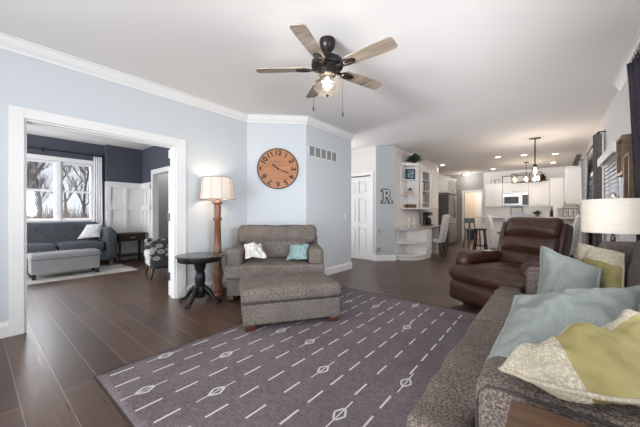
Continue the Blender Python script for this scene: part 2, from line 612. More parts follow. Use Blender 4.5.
        bmesh.ops.remove_doubles(b2, verts=b2.verts, dist=1e-4)
        bmesh.ops.recalc_face_normals(b2, faces=b2.faces)
        return self._take(b2, None, True)


def edge_path(TL, TR, BL, BR, pinch=0.06, n=18, wr=0.0, seed=0):
    """the rim of MB.pillow, for piping"""
    TL, TR, BL, BR = (Vector(v) for v in (TL, TR, BL, BR))
    nrm = (TR - TL).cross(BL - TL).normalized()
    pts = []
    for k in range(4 * n):
        s, f = k // n, (k % n) / n
        a, b = [(2 * f - 1, -1), (1, 2 * f - 1), (1 - 2 * f, 1), (-1, 1 - 2 * f)][s]
        ua = 0.5 + 0.5 * a * (1 - pinch * (1 - b * b))
        vb = 0.5 + 0.5 * b * (1 - pinch * (1 - a * a))
        p = (BL * (1 - ua) + BR * ua) * (1 - vb) + (TL * (1 - ua) + TR * ua) * vb
        p = p + nrm * (0.6 * wr * noise.noise(p * 8 + Vector((seed, 0, 0))))
        p = p + (TL - BL).normalized() * (0.35 * wr * noise.noise(p * 14 + Vector((0, seed, 0))))
        pts.append(p)
    return pts


def thing(name, label, cat, loc=(0, 0, 0), rz=0.0, group=None):
    o = bpy.data.objects.new(name, None)
    o.empty_display_size = 0.1
    C.objects.link(o)
    o.location = loc
    o.rotation_euler = (0, 0, rz)
    o['label'] = label
    o['category'] = cat
    if group:
        o['group'] = group
    return o


def obj(name, mb, m, parent=None, world=False, soft=None):
    """link a mesh; world=True: the mesh was drawn in room coordinates, so bring it into the parent's"""
    me = bpy.data.meshes.new(name)
    bm = mb.bm
    if world and parent is not None:
        p, tot = parent, Matrix.Identity(4)
        while p is not None:
            tot = Matrix.Translation(p.location) @ Matrix.Rotation(p.rotation_euler.z, 4, 'Z') @ tot
            p = p.parent
        bm.transform(tot.inverted())
    bm.to_mesh(me)
    bm.free()
    for x in (m if isinstance(m, (list, tuple)) else [m]):
        me.materials.append(x)
    o = bpy.data.objects.new(name, me)
    C.objects.link(o)
    if parent is not None:
        o.parent = parent
    if soft:
        soften(o, *soft)
    return o


def soften(o, voxel, iters, amp=0.0, nf=5.0):
    """melt overlapping blocks into one upholstered body"""
    r = o.modifiers.new('remesh', 'REMESH')
    r.mode = 'VOXEL'
    r.voxel_size = voxel
    s = o.modifiers.new('smooth', 'SMOOTH')
    s.iterations = iters
    s.factor = 0.5
    dg = bpy.context.evaluated_depsgraph_get()
    me = bpy.data.meshes.new_from_object(o.evaluated_get(dg))
    o.modifiers.clear()
    old = o.data
    mats = [x for x in old.materials]
    o.data = me
    me.name = o.name
    me.materials.clear()
    for x in mats:
        me.materials.append(x)
    bpy.data.meshes.remove(old)
    if amp:
        for v in me.vertices:
            v.co += v.normal * amp * noise.noise(v.co * nf)
    for p in me.polygons:
        p.use_smooth = True


def tag(o, label, cat, group=None):
    o['label'] = label
    o['category'] = cat
    if group:
        o['group'] = group
    return o


def centre_origin(o):
    """put a one-mesh thing's origin at the middle of its base"""
    vs = o.data.vertices
    lo = Vector([min(v.co[i] for v in vs) for i in range(3)])
    hi = Vector([max(v.co[i] for v in vs) for i in range(3)])
    c = Vector(((lo.x + hi.x) / 2, (lo.y + hi.y) / 2, lo.z))
    o.data.transform(Matrix.Translation(-c))
    o.location = c
    return o


def one(name, mb, m, label, cat, group=None):
    return tag(centre_origin(obj(name, mb, m)), label, cat, group)


def struct(name, mb, m, parent=None):
    o = obj(name, mb, m, parent)
    if parent is None:
        o['kind'] = 'structure'
    return o


def dup(root, loc, rz=None, label=None, group=None):
    r = root.copy()
    C.objects.link(r)
    r.location = loc
    if rz is not None:
        r.rotation_euler = (0, 0, rz)
    if label:
        r['label'] = label
    if group:
        r['group'] = group
    for ch in list(root.children):
        c = ch.copy()
        C.objects.link(c)
        c.parent = r
        for g in list(ch.children):
            d = g.copy()
            C.objects.link(d)
            d.parent = c
    return r


_fontcache = {}


def text_mesh(txt, size, depth=0.002, extrude_bold=0.0):
    cu = bpy.data.curves.new('lettering', 'FONT')
    cu.body = txt
    cu.size = size
    cu.extrude = depth
    cu.offset = extrude_bold
    cu.align_x = 'CENTER'
    cu.align_y = 'CENTER'
    o = bpy.data.objects.new('lettering', cu)
    C.objects.link(o)
    dg = bpy.context.evaluated_depsgraph_get()
    me = bpy.data.meshes.new_from_object(o.evaluated_get(dg))
    bpy.data.objects.remove(o)
    bpy.data.curves.remove(cu)
    return me


def add_mesh(mb, me, T):
    b2 = bmesh.new()
    b2.from_mesh(me)
    mb._take(b2, T)


# ------------------------------------------------------------------ the setting
H = 2.74
XL, XR = -3.87, 0.68


def wall_x(mb, x0, x1, y0, y1, holes=(), z1=H):
    """wall in a plane of constant x, with rectangular holes (ya, yb, za, zb)"""
    y = y0
    for (ya, yb, za, zb) in sorted(holes):
        if ya > y:
            mb.box((x0, y, 0), (x1, ya, z1))
        if za > 0:
            mb.box((x0, ya, 0), (x1, yb, za))
        if zb < z1:
            mb.box((x0, ya, zb), (x1, yb, z1))
        y = yb
    if y < y1:
        mb.box((x0, y, 0), (x1, y1, z1))
    return mb


def wall_y(mb, y0, y1, x0, x1, holes=(), z1=H):
    x = x0
    for (xa, xb, za, zb) in sorted(holes):
        if xa > x:
            mb.box((x, y0, 0), (xa, y1, z1))
        if za > 0:
            mb.box((xa, y0, 0), (xb, y1, za))
        if zb < z1:
            mb.box((xa, y0, zb), (xb, y1, z1))
        x = xb
    if x < x1:
        mb.box((x, y0, 0), (x1, y1, z1))
    return mb


struct('floor', MB().box((-8.5, -1.9, -0.12), (1.0, 15.2, 0)), M['floor'])
struct('ceiling', MB().box((-8.5, -1.9, H), (1.0, 15.2, H + 0.12)), M['ceiling'])

OY0, OY1, OZ = 0.32, 1.72, 2.03
struct('wall_left', wall_x(MB(), XL - 0.06, XL, -1.6, 2.86, [(OY0, OY1, 0, OZ)]), M['wall'])
struct('wall_left_angled', MB().prism([(-3.87, 2.86), (-3.18, 3.55), (-3.28, 3.65), (-3.97, 2.96)], 0, H), M['wall'])
struct('wall_left_far', MB().box((-3.30, 3.55, 0), (-3.18, 4.93, H)), M['wall'])
struct('wall_hall_near', MB().box((-5.2, 4.81, 0), (-3.30, 4.93, H)), M['hallwall'])
struct('wall_hall_end', wall_x(MB(), -5.3, -5.2, 4.81, 6.2, [(5.0, 5.72, 0.30, 2.28)]), M['hallwall'])  # opening added for the hall-end fill
DX0, DX1 = -4.14, -3.37
struct('wall_hall_door', wall_y(MB(), 6.08, 6.2, -5.2, -3.23, [(DX0, DX1, 0, 2.06)]), M['hallwall'])
struct('wall_hall_angled', MB().prism([(-3.23, 6.08), (-2.90, 6.42), (-3.0, 6.5), (-3.33, 6.2)], 0, H), M['rwall'])
struct('wall_desk', MB().box((-3.02, 6.42, 0), (-2.90, 9.80, H)), M['hallwall'])
struct('wall_fridge_side', MB().box((-3.62, 9.68, 0), (-3.02, 9.80, H)), M['hallwall'])
struct('wall_fridge_back', MB().box((-3.62, 9.80, 0), (-3.50, 12.92, H)), M['hallwall'])
struct('wall_kitchen_grey', wall_y(MB(), 12.80, 12.92, -3.5, -2.06, [(-2.76, -2.14, 0, 1.99)]), M['greywall'])
struct('wall_kitchen', MB().box((-2.06, 12.80, 0), (0.80, 12.92, H)), M['hallwall'])
struct('wall_right', wall_x(MB(), XR, XR + 0.12, -1.6, 12.8, [(0.75, 2.55, 1.0, 2.15), (5.10, 6.20, 0.9, 1.90), (7.75, 8.75, 0.9, 1.90)]), M['hallwall'])
struct('wall_behind', wall_y(MB(), -1.62, -1.5, -3.87, 0.8, [(-3.4, 0.2, 0.15, 2.3)]), M['wall'])  # rear opening made up to let the fill in

struct('blind_gap_screen', MB().box((1.45, 3.4, -0.6), (1.6, 13.4, 2.9)).box((0.82, 13.25, -0.6), (1.6, 13.4, 2.9)), M['charcoal'])  # unseen dark screen added so the gaps between blind slats read dark
# sitting room beyond the double doors
LX = -8.20
struct('wall_sitting_partition', wall_x(MB(), XL - 0.12, XL - 0.06, -1.6, 2.75, [(OY0, OY1, 0, OZ)]), M['charcoal'])
mbw = wall_x(MB(), LX - 0.12, LX, -1.6, 2.0, [(-0.02, 1.78, 0.98, 2.25)])
struct('wall_sitting_window', mbw, M['charcoal'])
mbw = MB().box((LX - 0.12, 2.0, 0), (LX + 0.16, 2.75, 1.88))
struct('wall_sitting_panelled', mbw, M['trim'])
struct('wall_sitting_upper', MB().box((LX - 0.12, 2.0, 1.88), (LX + 0.15, 2.75, H)), M['charcoal'])
SDX0, SDX1 = -7.36, -6.46
struct('wall_sitting_side', wall_y(MB(), 2.75, 2.85, LX - 0.12, -3.99, [(SDX0, SDX1, 0, 2.08)]), M['charcoal'])
struct('wall_sitting_behind', wall_y(MB(), -1.62, -1.5, LX - 0.12, -3.99, [(-7.3, -4.9, 0.4, 2.2)]), M['charcoal'])
# passage seen through the sitting room's side door
struct('wall_passage', MB().box((-8.3, 3.95, 0), (-5.5, 4.05, H)), M['taupe'])
struct('wall_passage_left', MB().box((-8.3, 2.85, 0), (-8.2, 3.95, H)), M['taupe'])
struct('wall_passage_right', MB().box((-5.6, 2.85, 0), (-5.5, 3.95, H)), M['taupe'])
# mud room beyond the kitchen doorway
struct('wall_mudroom_end', MB().box((-3.5, 14.9, 0), (-1.4, 15.0, H)), M['creamwall'])
struct('wall_mudroom_left', MB().box((-3.6, 12.92, 0), (-3.5, 15.0, H)), M['creamwall'])
struct('wall_mudroom_right', MB().box((-1.5, 12.92, 0), (-1.4, 14.9, H)), M['creamwall'])

# wainscot battens of the panelled corner
mb = MB()
x = LX + 0.16
for (ya, yb) in ((2.0, 2.07), (2.36, 2.41), (2.70, 2.75)):
    mb.box((x, ya, 0.14), (x + 0.032, yb, 1.80))
for (za, zb) in ((0.0, 0.16), (1.22, 1.31), (1.74, 1.88)):
    mb.box((x, 2.0, za), (x + 0.035, 2.715, zb))
struct('trim_1', mb, M['trim'])
mb = MB()
mb.box((LX + 0.18, 2.738, 0), (SDX0 - 0.09, 2.75, 1.88))
for (xa, xb) in ((-7.98, -7.93), (-7.74, -7.69), (-7.50, -7.45)):
    mb.box((xa, 2.708, 0.14), (xb, 2.738, 1.80))
for (za, zb) in ((0.0, 0.16), (1.22, 1.31), (1.74, 1.88)):
    mb.box((LX + 0.20, 2.704, za), (-7.45, 2.738, zb))
struct('trim_2', mb, M['trim'])
# passage beadboard with a cap rail
mb = MB().box((-8.2, 3.925, 0), (-5.6, 3.95, 1.05)).box((-8.2, 3.90, 1.05), (-5.6, 3.95, 1.10))
for i in range(33):
    mb.box((-8.18 + i * 0.08, 3.915, 0.1), (-8.18 + i * 0.08 + 0.012, 3.926, 1.05))
struct('trim_3', mb, M['trim'])


def casing_y(name, x0, x1, ztop, yface, dirn, wdt=0.09, th=0.02):
    """door casing on a wall of constant y"""
    a, b = sorted((yface, yface + dirn * th))
    m_ = MB().box((x0 - wdt, a, 0), (x0, b, ztop + wdt), 0.004).box((x1, a, 0), (x1 + wdt, b, ztop + wdt), 0.004).box((x0, a, ztop), (x1, b, ztop + wdt), 0.004)
    return struct(name, m_, M['trim'])


o_ = casing_y('trim_4', SDX0, SDX1, 2.08, 2.75, -1)
struct('trim_12', MB().box((SDX0, 2.731, 0), (SDX0 + 0.015, 2.86, 2.08)).box((SDX1 - 0.015, 2.731, 0), (SDX1, 2.86, 2.08)).box((SDX0 + 0.015, 2.731, 2.065), (SDX1 - 0.015, 2.86, 2.08)), M['trim'])
casing_y('trim_5', DX0, DX1, 2.06, 6.08, -1, 0.075)
casing_y('trim_6', -2.76, -2.14, 1.99, 12.80, -1, 0.08)
# cased opening to the sitting room: flat casing, jamb liner
mb = MB()
for x0, x1 in ((XL, XL + 0.022), (XL - 0.142, XL - 0.12)):
    mb.box((x0, OY0 - 0.10, 0), (x1, OY0, OZ + 0.10), 0.004)
    mb.box((x0, OY1, 0), (x1, OY1 + 0.13, OZ + 0.10), 0.004)
    mb.box((x0, OY0, OZ), (x1, OY1, OZ + 0.10), 0.004)
mb.box((XL - 0.12, OY0 - 0.001, 0), (XL, OY0 + 0.018, OZ)).box((XL - 0.12, OY1 - 0.018, 0), (XL, OY1 + 0.001, OZ)).box((XL - 0.12, OY0 + 0.018, OZ - 0.018), (XL, OY1 - 0.018, OZ + 0.001))
mb.box((XL - 0.08, OY0 + 0.018, OZ - 0.03), (XL - 0.05, OY1 - 0.018, OZ - 0.018))
struct('trim_7', mb, M['trim'])


def profile_run(mb, pts, prof):
    """sweep a moulding section (out, z) along floor points, mitred; the room is on the right of the run"""
    P = [Vector((p[0], p[1])) for p in pts]
    n = len(P)
    rows = []
    for i in range(n):
        d0 = (P[i] - P[i - 1]).normalized() if i > 0 else None
        d1 = (P[i + 1] - P[i]).normalized() if i < n - 1 else None
        n0 = Vector((d0.y, -d0.x)) if d0 else None
        n1 = Vector((d1.y, -d1.x)) if d1 else None
        if n0 is None:
            m_ = n1
        elif n1 is None:
            m_ = n0
        else:
            m_ = (n0 + n1).normalized()
            m_ = m_ / m_.dot(n1)
        rows.append([Vector((P[i].x + m_.x * o, P[i].y + m_.y * o, z)) for o, z in prof])
    k = len(prof)
    verts = [v for r_ in rows for v in r_]
    faces = []
    for i in range(n - 1):
        for j in range(k):
            faces.append([i * k + j, i * k + (j + 1) % k, (i + 1) * k + (j + 1) % k, (i + 1) * k + j])
    faces.append(list(range(k)))
    faces.append([(n - 1) * k + j for j in range(k)])
    mb.raw(verts, faces)
    return mb


BASE = [(0, 0), (0.016, 0), (0.016, 0.105), (0.010, 0.118), (0.008, 0.135), (0, 0.14)]
CROWN = [(0, H - 0.115), (0.012, H - 0.115), (0.016, H - 0.095), (0.040, H - 0.070), (0.060, H - 0.035), (0.066, H - 0.018), (0.085, H - 0.014), (0.085, H - 0.001), (0, H - 0.001)]
struct('baseboard_left', profile_run(MB(), [(XL, -1.5), (XL, OY0 - 0.10)], BASE), M['trim'])
struct('baseboard_left_far', profile_run(MB(), [(XL, OY1 + 0.13), (XL, 2.86), (-3.18, 3.55), (-3.18, 4.93), (-3.30, 4.93)], BASE), M['trim'])
struct('baseboard_hall', profile_run(MB(), [(DX1 + 0.075, 6.08), (-3.23, 6.08), (-2.90, 6.42), (-2.90, 6.46)], BASE), M['trim'])
struct('baseboard_right', profile_run(MB(), [(XR, 9.5), (XR, -1.5)], BASE), M['trim'])
struct('baseboard_sitting', profile_run(MB(), [(LX, -1.5), (LX, 2.0)], BASE), M['trim'])
struct('trim_8', profile_run(MB(), [(XL, -1.5), (XL, 2.86), (-3.18, 3.55), (-3.18, 4.93)], CROWN), M['trim'])
struct('trim_9', profile_run(MB(), [(XR, 5.06), (XR, -1.5)], CROWN), M['trim'])


def window_unit(name, plane, x, y0, y1, z0, z1, sgn, double=True, parent_depth=0.12):
    """double-hung window in a wall of constant x; the room is on the sgn side"""
    xa, xb = sorted((x - sgn * 0.09, x - sgn * 0.03))
    root = MB()
    fw = 0.045
    root.box((xa, y0, z0), (xb, y0 + fw, z1)).box((xa, y1 - fw, z0), (xb, y1, z1)).box((xa, y0 + fw, z0), (xb, y1 - fw, z0 + fw)).box((xa, y0 + fw, z1 - fw), (xb, y1 - fw, z1))
    if double:
        zm = (z0 + z1) / 2
        root.box((xa, y0 + fw, zm - 0.022), (xb, y1 - fw, zm + 0.022))
    o = struct(name, root, M['trim'])
    obj('pane', MB().box(((xa + xb) / 2 - 0.003, y0 + fw, z0 + fw), ((xa + xb) / 2 + 0.003, y1 - fw, z1 - fw)), M['glass'], o)
    return o


for i, (a, b) in enumerate(((-0.02, 0.56), (0.61, 1.17), (1.22, 1.78))):
    window_unit('window_%d' % (i + 1), 'x', LX, a, b, 0.98, 2.25, 1)
mb = MB()
for (a, b) in ((0.56, 0.61), (1.17, 1.22)):
    mb.box((LX - 0.11, a, 0.98), (LX - 0.005, b, 2.25))
mb.box((LX, -0.11, 0.90), (LX + 0.02, -0.02, 2.34)).box((LX, 1.78, 0.90), (LX + 0.02, 1.86, 2.34)).box((LX, -0.02, 2.25), (LX + 0.02, 1.78, 2.34))
mb.box((LX, -0.02, 0.90), (LX + 0.02, 1.78, 0.98)).box((LX - 0.1, -0.02, 0.965), (LX + 0.05, 1.78, 0.985))
mb.box((LX, 0.555, 0.98), (LX + 0.012, 0.615, 2.25)).box((LX, 1.165, 0.98), (LX + 0.012, 1.225, 2.25))
struct('trim_10', mb, M['trim'])
window_unit('window_4', 'x', XR, 5.10, 6.20, 0.9, 1.90, -1)
window_unit('window_5', 'x', XR, 7.75, 8.75, 0.9, 1.90, -1)
window_unit('window_6', 'x', XR, 0.75, 2.55, 1.0, 2.15, -1)
window_unit('window_7', 'x', -5.2, 5.0, 5.72, 0.30, 2.28, 1)  # unseen window made up to go with the hall-end fill
mb = MB()
for (a, b) in ((5.10, 6.20), (7.75, 8.75)):
    mb.box((XR - 0.02, a - 0.08, 0.82), (XR, a, 1.98)).box((XR - 0.02, b, 0.82), (XR, b + 0.08, 1.98)).box((XR - 0.02, a, 1.90), (XR, b, 1.98)).box((XR - 0.05, a, 0.87), (XR, b, 0.90))
struct('trim_11', mb, M['trim'])

# six-panel hall door
d = struct('door_1', MB().box((DX0 + 0.003, 6.128, 0.008), (DX1 - 0.003, 6.150, 2.035)), M['trim'])
mb = MB()
dw = DX1 - DX0
xs = [DX0 + 0.003, DX0 + dw * 0.15, DX0 + dw * 0.45, DX0 + dw * 0.55, DX0 + dw * 0.85, DX1 - 0.003]
zs = [0.008, 0.20, 0.78, 0.92, 1.50, 1.63, 1.92, 2.035]
for k in (0, 2, 4):
    mb.box((xs[k], 6.100, 0.008), (xs[k + 1], 6.129, 2.035), 0.003)
for k in (0, 2, 4, 6):
    for a, b in ((1, 2), (3, 4)):
        mb.box((xs[a], 6.1005, zs[k]), (xs[b], 6.129, zs[k + 1]), 0.003)
for k in (1, 3, 5):
    for a, b in ((1, 2), (3, 4)):
        mb.box((xs[a] + 0.035, 6.108, zs[k] + 0.035), (xs[b] - 0.035, 6.129, zs[k + 1] - 0.035), 0.012)
obj('panel', mb, M['trim'], d)
obj('head_gap_shade', MB().box((DX0 + 0.003, 6.095, 2.036), (DX1 - 0.003, 6.15, 2.058)), M['black'], d)  # black strip standing in for the shadowed gap above the door
obj('door_handle', MB().lathe([(0.0, 0), (0.028, 0), (0.028, 0.012), (0.012, 0.02), (0.026, 0.045), (0.02, 0.06), (0, 0.063)], (0, 0, 0), 14, frame((DX0 + 0.06, 6.10, 0.95), 0, PI / 2)), M['nickel'], d)
mb = MB()
for z in (0.25, 1.02, 1.82):
    obj('hinge', MB().box((DX1 - 0.012, 6.085, z - 0.045), (DX1 - 0.001, 6.099, z + 0.045)), M['nickel'], d)

# the pair of doors folded back into the sitting room
def leaf(name, hinge_xy, ang):
    T = frame((hinge_xy[0], hinge_xy[1], 0), ang)
    d = struct(name, MB().box((0, -0.0175, 0.01), (0.70, 0.0175, 2.0), 0.003, T), M['trim'])
    mb = MB()
    for (za, zb) in ((0.2, 0.95), (1.1, 1.85)):
        for sgn in (-1, 1):
            for p, q in (((0.13, za), (0.15, zb)), ((0.55, za), (0.57, zb)), ((0.13, za), (0.57, za + 0.02)), ((0.13, zb - 0.02), (0.57, zb))):
                a, b = sorted((sgn * 0.0175, sgn * 0.025))
                mb.box((p[0], a, p[1]), (q[0], b, q[1]), 0, T)
    obj('panel', mb, M['trim'], d)
    mb = MB()
    for z in (0.27, 1.08, 1.83):
        mb.box((-0.012, -0.022, z - 0.055), (0.006, 0.022, z + 0.055), 0.002, T)
    obj('hinge', mb, M['black'], d)
    return d


leaf('door_2', (-4.045, 1.715), math.radians(112))
leaf('door_3', (-4.045, 0.325), math.radians(248))
# mud-room door at its far end
d = struct('door_4', MB().box((-2.75, 14.86, 0), (-1.95, 14.895, 2.03)), M['cab'])
mb = MB()
for (za, zb) in ((0.2, 0.85), (1.0, 1.45), (1.58, 1.9)):
    for f0, f1 in ((0.13, 0.46), (0.54, 0.87)):
        mb.box((-2.75 + 0.8 * f0, 14.845, za), (-2.75 + 0.8 * f1, 14.862, zb), 0.008)
obj('panel', mb, M['cab'], d)
obj('door_handle', MB().lathe([(0, 0), (0.03, 0), (0.03, 0.02), (0.012, 0.025), (0.028, 0.05), (0, 0.065)], (0, 0, 0), 12, frame((-2.05, 14.86, 0.95), 0, PI / 2)), M['black'], d)

# ================================================================== LIVING ROOM
# ---- rug
RX0, RX1, RY0, RY1 = -2.44, 0.02, 0.54, 3.58
mb = MB()
nx, ny = 40, 50
verts, faces = [], []
for i in range(nx + 1):
    for j in range(ny + 1):
        x = RX0 + (RX1 - RX0) * i / nx
        y = RY0 + (RY1 - RY0) * j / ny
        ripple = 0.004 * max(0, noise.noise(Vector((x * 1.1 + y * 0.5, y * 0.6, 3)))) + 0.006 * math.exp(-((x + 0.52 + 0.1 * (y - 2)) / 0.035) ** 2) * max(0, min(1, (3.1 - y)))
        verts.append(Vector((x, y, 0.009 + ripple)))
for i in range(nx):
    for j in range(ny):
        faces.append([i * (ny + 1) + j, (i + 1) * (ny + 1) + j, (i + 1) * (ny + 1) + j + 1, i * (ny + 1) + j + 1])
nv = len(verts)
ring = [i * (ny + 1) for i in range(nx + 1)] + [nx * (ny + 1) + j for j in range(1, ny + 1)] + [i * (ny + 1) + ny for i in range(nx - 1, -1, -1)] + [j for j in range(ny - 1, 0, -1)]
verts += [Vector((verts[k].x, verts[k].y, 0.001)) for k in ring]
for k in range(len(ring)):
    k2 = (k + 1) % len(ring)
    faces.append([ring[k], ring[k2], nv + k2, nv + k])
mb.raw(verts, faces, None, True)


def rz_at(x, y):
    return 0.0101 + 0.004 * max(0, noise.noise(Vector((x * 1.1 + y * 0.5, y * 0.6, 3)))) + 0.006 * math.exp(-((x + 0.52 + 0.1 * (y - 2)) / 0.035) ** 2) * max(0, min(1, (3.1 - y)))


mb.mi = 1
hw = 0.0062


def stroke(p, q, wdt=hw):
    p, q = Vector(p), Vector(q)
    d = (q - p).normalized()
    s = Vector((-d.y, d.x)) * wdt
    n_ = max(1, int((q - p).length / 0.05))
    for k in range(n_):
        a, b = p.lerp(q, k / n_), p.lerp(q, (k + 1) / n_)
        vs = [(v.x, v.y, rz_at(v.x, v.y)) for v in (a + s, a - s, b - s, b + s)]
        mb.raw(vs, [[0, 1, 2, 3]])


diam = [(-2.36, 0.97), (-2.0, 0.70), (-2.0, 1.28), (-2.0, 1.87), (-2.0, 2.46), (-2.0, 3.05), (-1.635, 0.98), (-1.635, 1.87), (-1.64, 3.09), (-1.27, 1.60), (-0.915, 1.30), (-0.745, 1.82), (-1.10, 2.71), (-1.28, 3.42), (-0.58, 2.17), (-0.57, 3.06), (-0.20, 2.6), (-0.20, 1.3)]
for k in range(13):
    x = -2.36 + 0.1775 * k
    sp = 0.29 if k % 2 == 0 else 0.224
    y = {0: 0.68, 2: 0.99, 4: 0.69, 6: 0.73, 8: 0.70, 10: 0.72, 12: 0.72}.get(k, 0.66)
    while y < RY1 - 0.08:
        if all((abs(x - a) > 0.06 or abs(y - b) > 0.15) for a, b in diam):
            stroke((x, y - 0.072), (x, y + 0.072))
        y += sp
for a, b in diam:
    dx_, dy_ = 0.034, 0.050
    q = [(a - dx_, b), (a - dx_ * 0.25, b + dy_), (a + dx_ * 0.25, b + dy_), (a + dx_, b), (a + dx_ * 0.25, b - dy_), (a - dx_ * 0.25, b - dy_)]
    for k in range(6):
        stroke(q[k], q[(k + 1) % 6])
    stroke((a, b - 0.135), (a, b + 0.135), 0.004)
rug = obj('area_rug', mb, [M['rug'], M['cream']])
tag(rug, 'large plum-grey flatweave rug with cream dashes and diamonds on the dark plank floor', 'rug')
mb = MB().tube([(RX0, RY0, 0.006), (RX1, RY0, 0.006), (RX1, RY1, 0.006), (RX0, RY1, 0.006)], 0.0055, 6, None, True)
obj('bound_edge', mb, M['fringe'], rug)['label'] = 'dark bound edge'

# ---- ceiling fan
FX, FY = -1.61, 2.09
fan = thing('ceiling_fan', 'dark bronze ceiling fan with five weathered wood blades and a lit glass globe', 'ceiling fan', (FX, FY, H))
obj('canopy', MB().lathe([(0, 0), (0.072, 0), (0.075, -0.02), (0.070, -0.06), (0.050, -0.10), (0.022, -0.118), (0.014, -0.135), (0.014, -0.17), (0, -0.17)], (0, 0, 0), 28), M['bronze'], fan)
obj('motor_housing', MB().lathe([(0, -0.155), (0.05, -0.157), (0.105, -0.172), (0.145, -0.200), (0.150, -0.235), (0.148, -0.252), (0.140, -0.262), (0.120, -0.270), (0.095, -0.285), (0.082, -0.325), (0.070, -0.335), (0, -0.335)], (0, 0, 0), 36), M['bronze'], fan)
for k, a in enumerate((-111, -39, 33, 105, 177)):
    T = frame((0, 0, -0.268), YAW + math.radians(a), math.radians(-11))
    n_ = 10
    poly = [(0.20, -0.052), (0.30, -0.060), (0.55, -0.068), (0.645, -0.066), (0.665, -0.048), (0.668, 0.048), (0.645, 0.066), (0.55, 0.068), (0.30, 0.060), (0.20, 0.052)]
    bl = obj('blade', MB().prism(poly, -0.004, 0.004, T), M['barn'], fan)
    bk = MB()
    loop = [(0.175, -0.03, -0.008), (0.23, -0.032, -0.008), (0.28, -0.022, -0.008), (0.292, 0, -0.008), (0.28, 0.022, -0.008), (0.23, 0.032, -0.008), (0.175, 0.03, -0.008), (0.155, 0, -0.008)]
    bk.tube(loop, 0.008, 6, T, True)
    bk.box((0.085, -0.016, -0.016), (0.165, 0.016, -0.003), 0.004, T).box((0.19, -0.010, -0.012), (0.285, 0.010, -0.004), 0.003, T)
    obj('blade_bracket', bk, M['bronze'], bl)
gl = obj('globe', MB().lathe([(0.080, -0.330), (0.105, -0.342), (0.120, -0.375), (0.130, -0.415), (0.118, -0.455), (0.085, -0.49), (0.045, -0.508), (0.0, -0.513)], (0, 0, 0), 28, closed=False), M['seeded'], fan)
obj('light_bulb', MB().lathe([(0, -0.345), (0.014, -0.35), (0.016, -0.375), (0.026, -0.40), (0.030, -0.42), (0.024, -0.442), (0, -0.452)], (0, 0, 0), 16), M['bulb'], fan)
obj('finial', MB().lathe([(0, -0.508), (0.014, -0.511), (0.010, -0.524), (0, -0.53)], (0, 0, 0), 12), M['bronze'], fan)
for (dx, dy, zl) in ((-0.075, -0.04, -0.60), (0.07, 0.06, -0.66)):
    ch = obj('pull_chain', MB().tube([(dx, dy, -0.33), (dx * 1.5, dy * 1.5, -0.37), (dx * 1.55, dy * 1.55, zl)], 0.0016, 6), M['bronze'], fan)
    obj('pull', MB().lathe([(0, 0.0), (0.006, -0.004), (0.009, -0.03), (0.006, -0.05), (0, -0.053)], (dx * 1.55, dy * 1.55, zl), 10), M['black'], ch)
light('POINT', 'fan_bulb_light', (FX, FY, H - 0.42), 8, (1.0, 0.84, 0.66), radius=0.04)

# ---- wall clock on the angled wall
cx = 4.71 * (-0.7455)
cy = 4.71 * 0.683
CT = Matrix.Translation((cx, cy, 1.87)) @ Matrix.Rotation(math.radians(45), 4, 'Z') @ Matrix.Rotation(PI / 2, 4, 'X')
# face looks along local -Y of the wall; after the X turn, local z points into the room
ck = thing('wall_clock', 'large round wooden wall clock with black numerals above the armchair', 'clock', (cx, cy, 1.87), math.radians(45))
R90 = Matrix.Rotation(PI / 2, 4, 'X')
obj('face', MB().lathe([(0, 0.004), (0.325, 0.004), (0.325, 0.026), (0, 0.026)], (0, 0, 0), 64, R90), M['clockwood'], ck)
obj('rim', MB().lathe([(0.322, 0.004), (0.336, 0.004), (0.336, 0.034), (0.322, 0.034)], (0, 0, 0), 64, R90, closed=False), M['bronze'], ck)
for k in range(1, 13):
    a = math.radians(90 - 30 * k)
    nm = MB()
    T = R90 @ Matrix.Translation((0.255 * math.cos(a), 0.255 * math.sin(a), 0.0265)) @ Matrix.Rotation(a - PI / 2, 4, 'Z')
    add_mesh(nm, text_mesh(str(k), 0.118, 0.0015, 0.0035), T)
    obj('numeral', nm, M['ink'], ck)


def hand(name, ang, ln, tail, wd, z):
    T = R90 @ Matrix.Translation((0, 0, z)) @ Matrix.Rotation(math.radians(90 - ang), 4, 'Z')
    m_ = MB().prism([(-tail, -wd * 0.6), (ln * 0.55, -wd), (ln * 0.72, -wd * 1.6), (ln, 0), (ln * 0.72, wd * 1.6), (ln * 0.55, wd), (-tail, wd * 0.6)], 0, 0.002, T)
    m_.lathe([(0, 0), (0.016, 0), (0.016, 0.003), (0, 0.003)], (0, 0, 0), 16, T)
    return obj(name, m_, M['ink'], ck)


hand('hour_hand', 309, 0.13, 0.03, 0.009, 0.028)
hand('minute_hand', 114, 0.225, 0.06, 0.006, 0.032)
for z_, wd_ in ((0.118, 0.07), (0.105, 0.045), (-0.085, 0.04)):
    obj('printed_rule', MB().box((-wd_, z_ - 0.003, 0.0262), (wd_, z_ + 0.003, 0.0268), 0, R90), M['walnut'], ck)

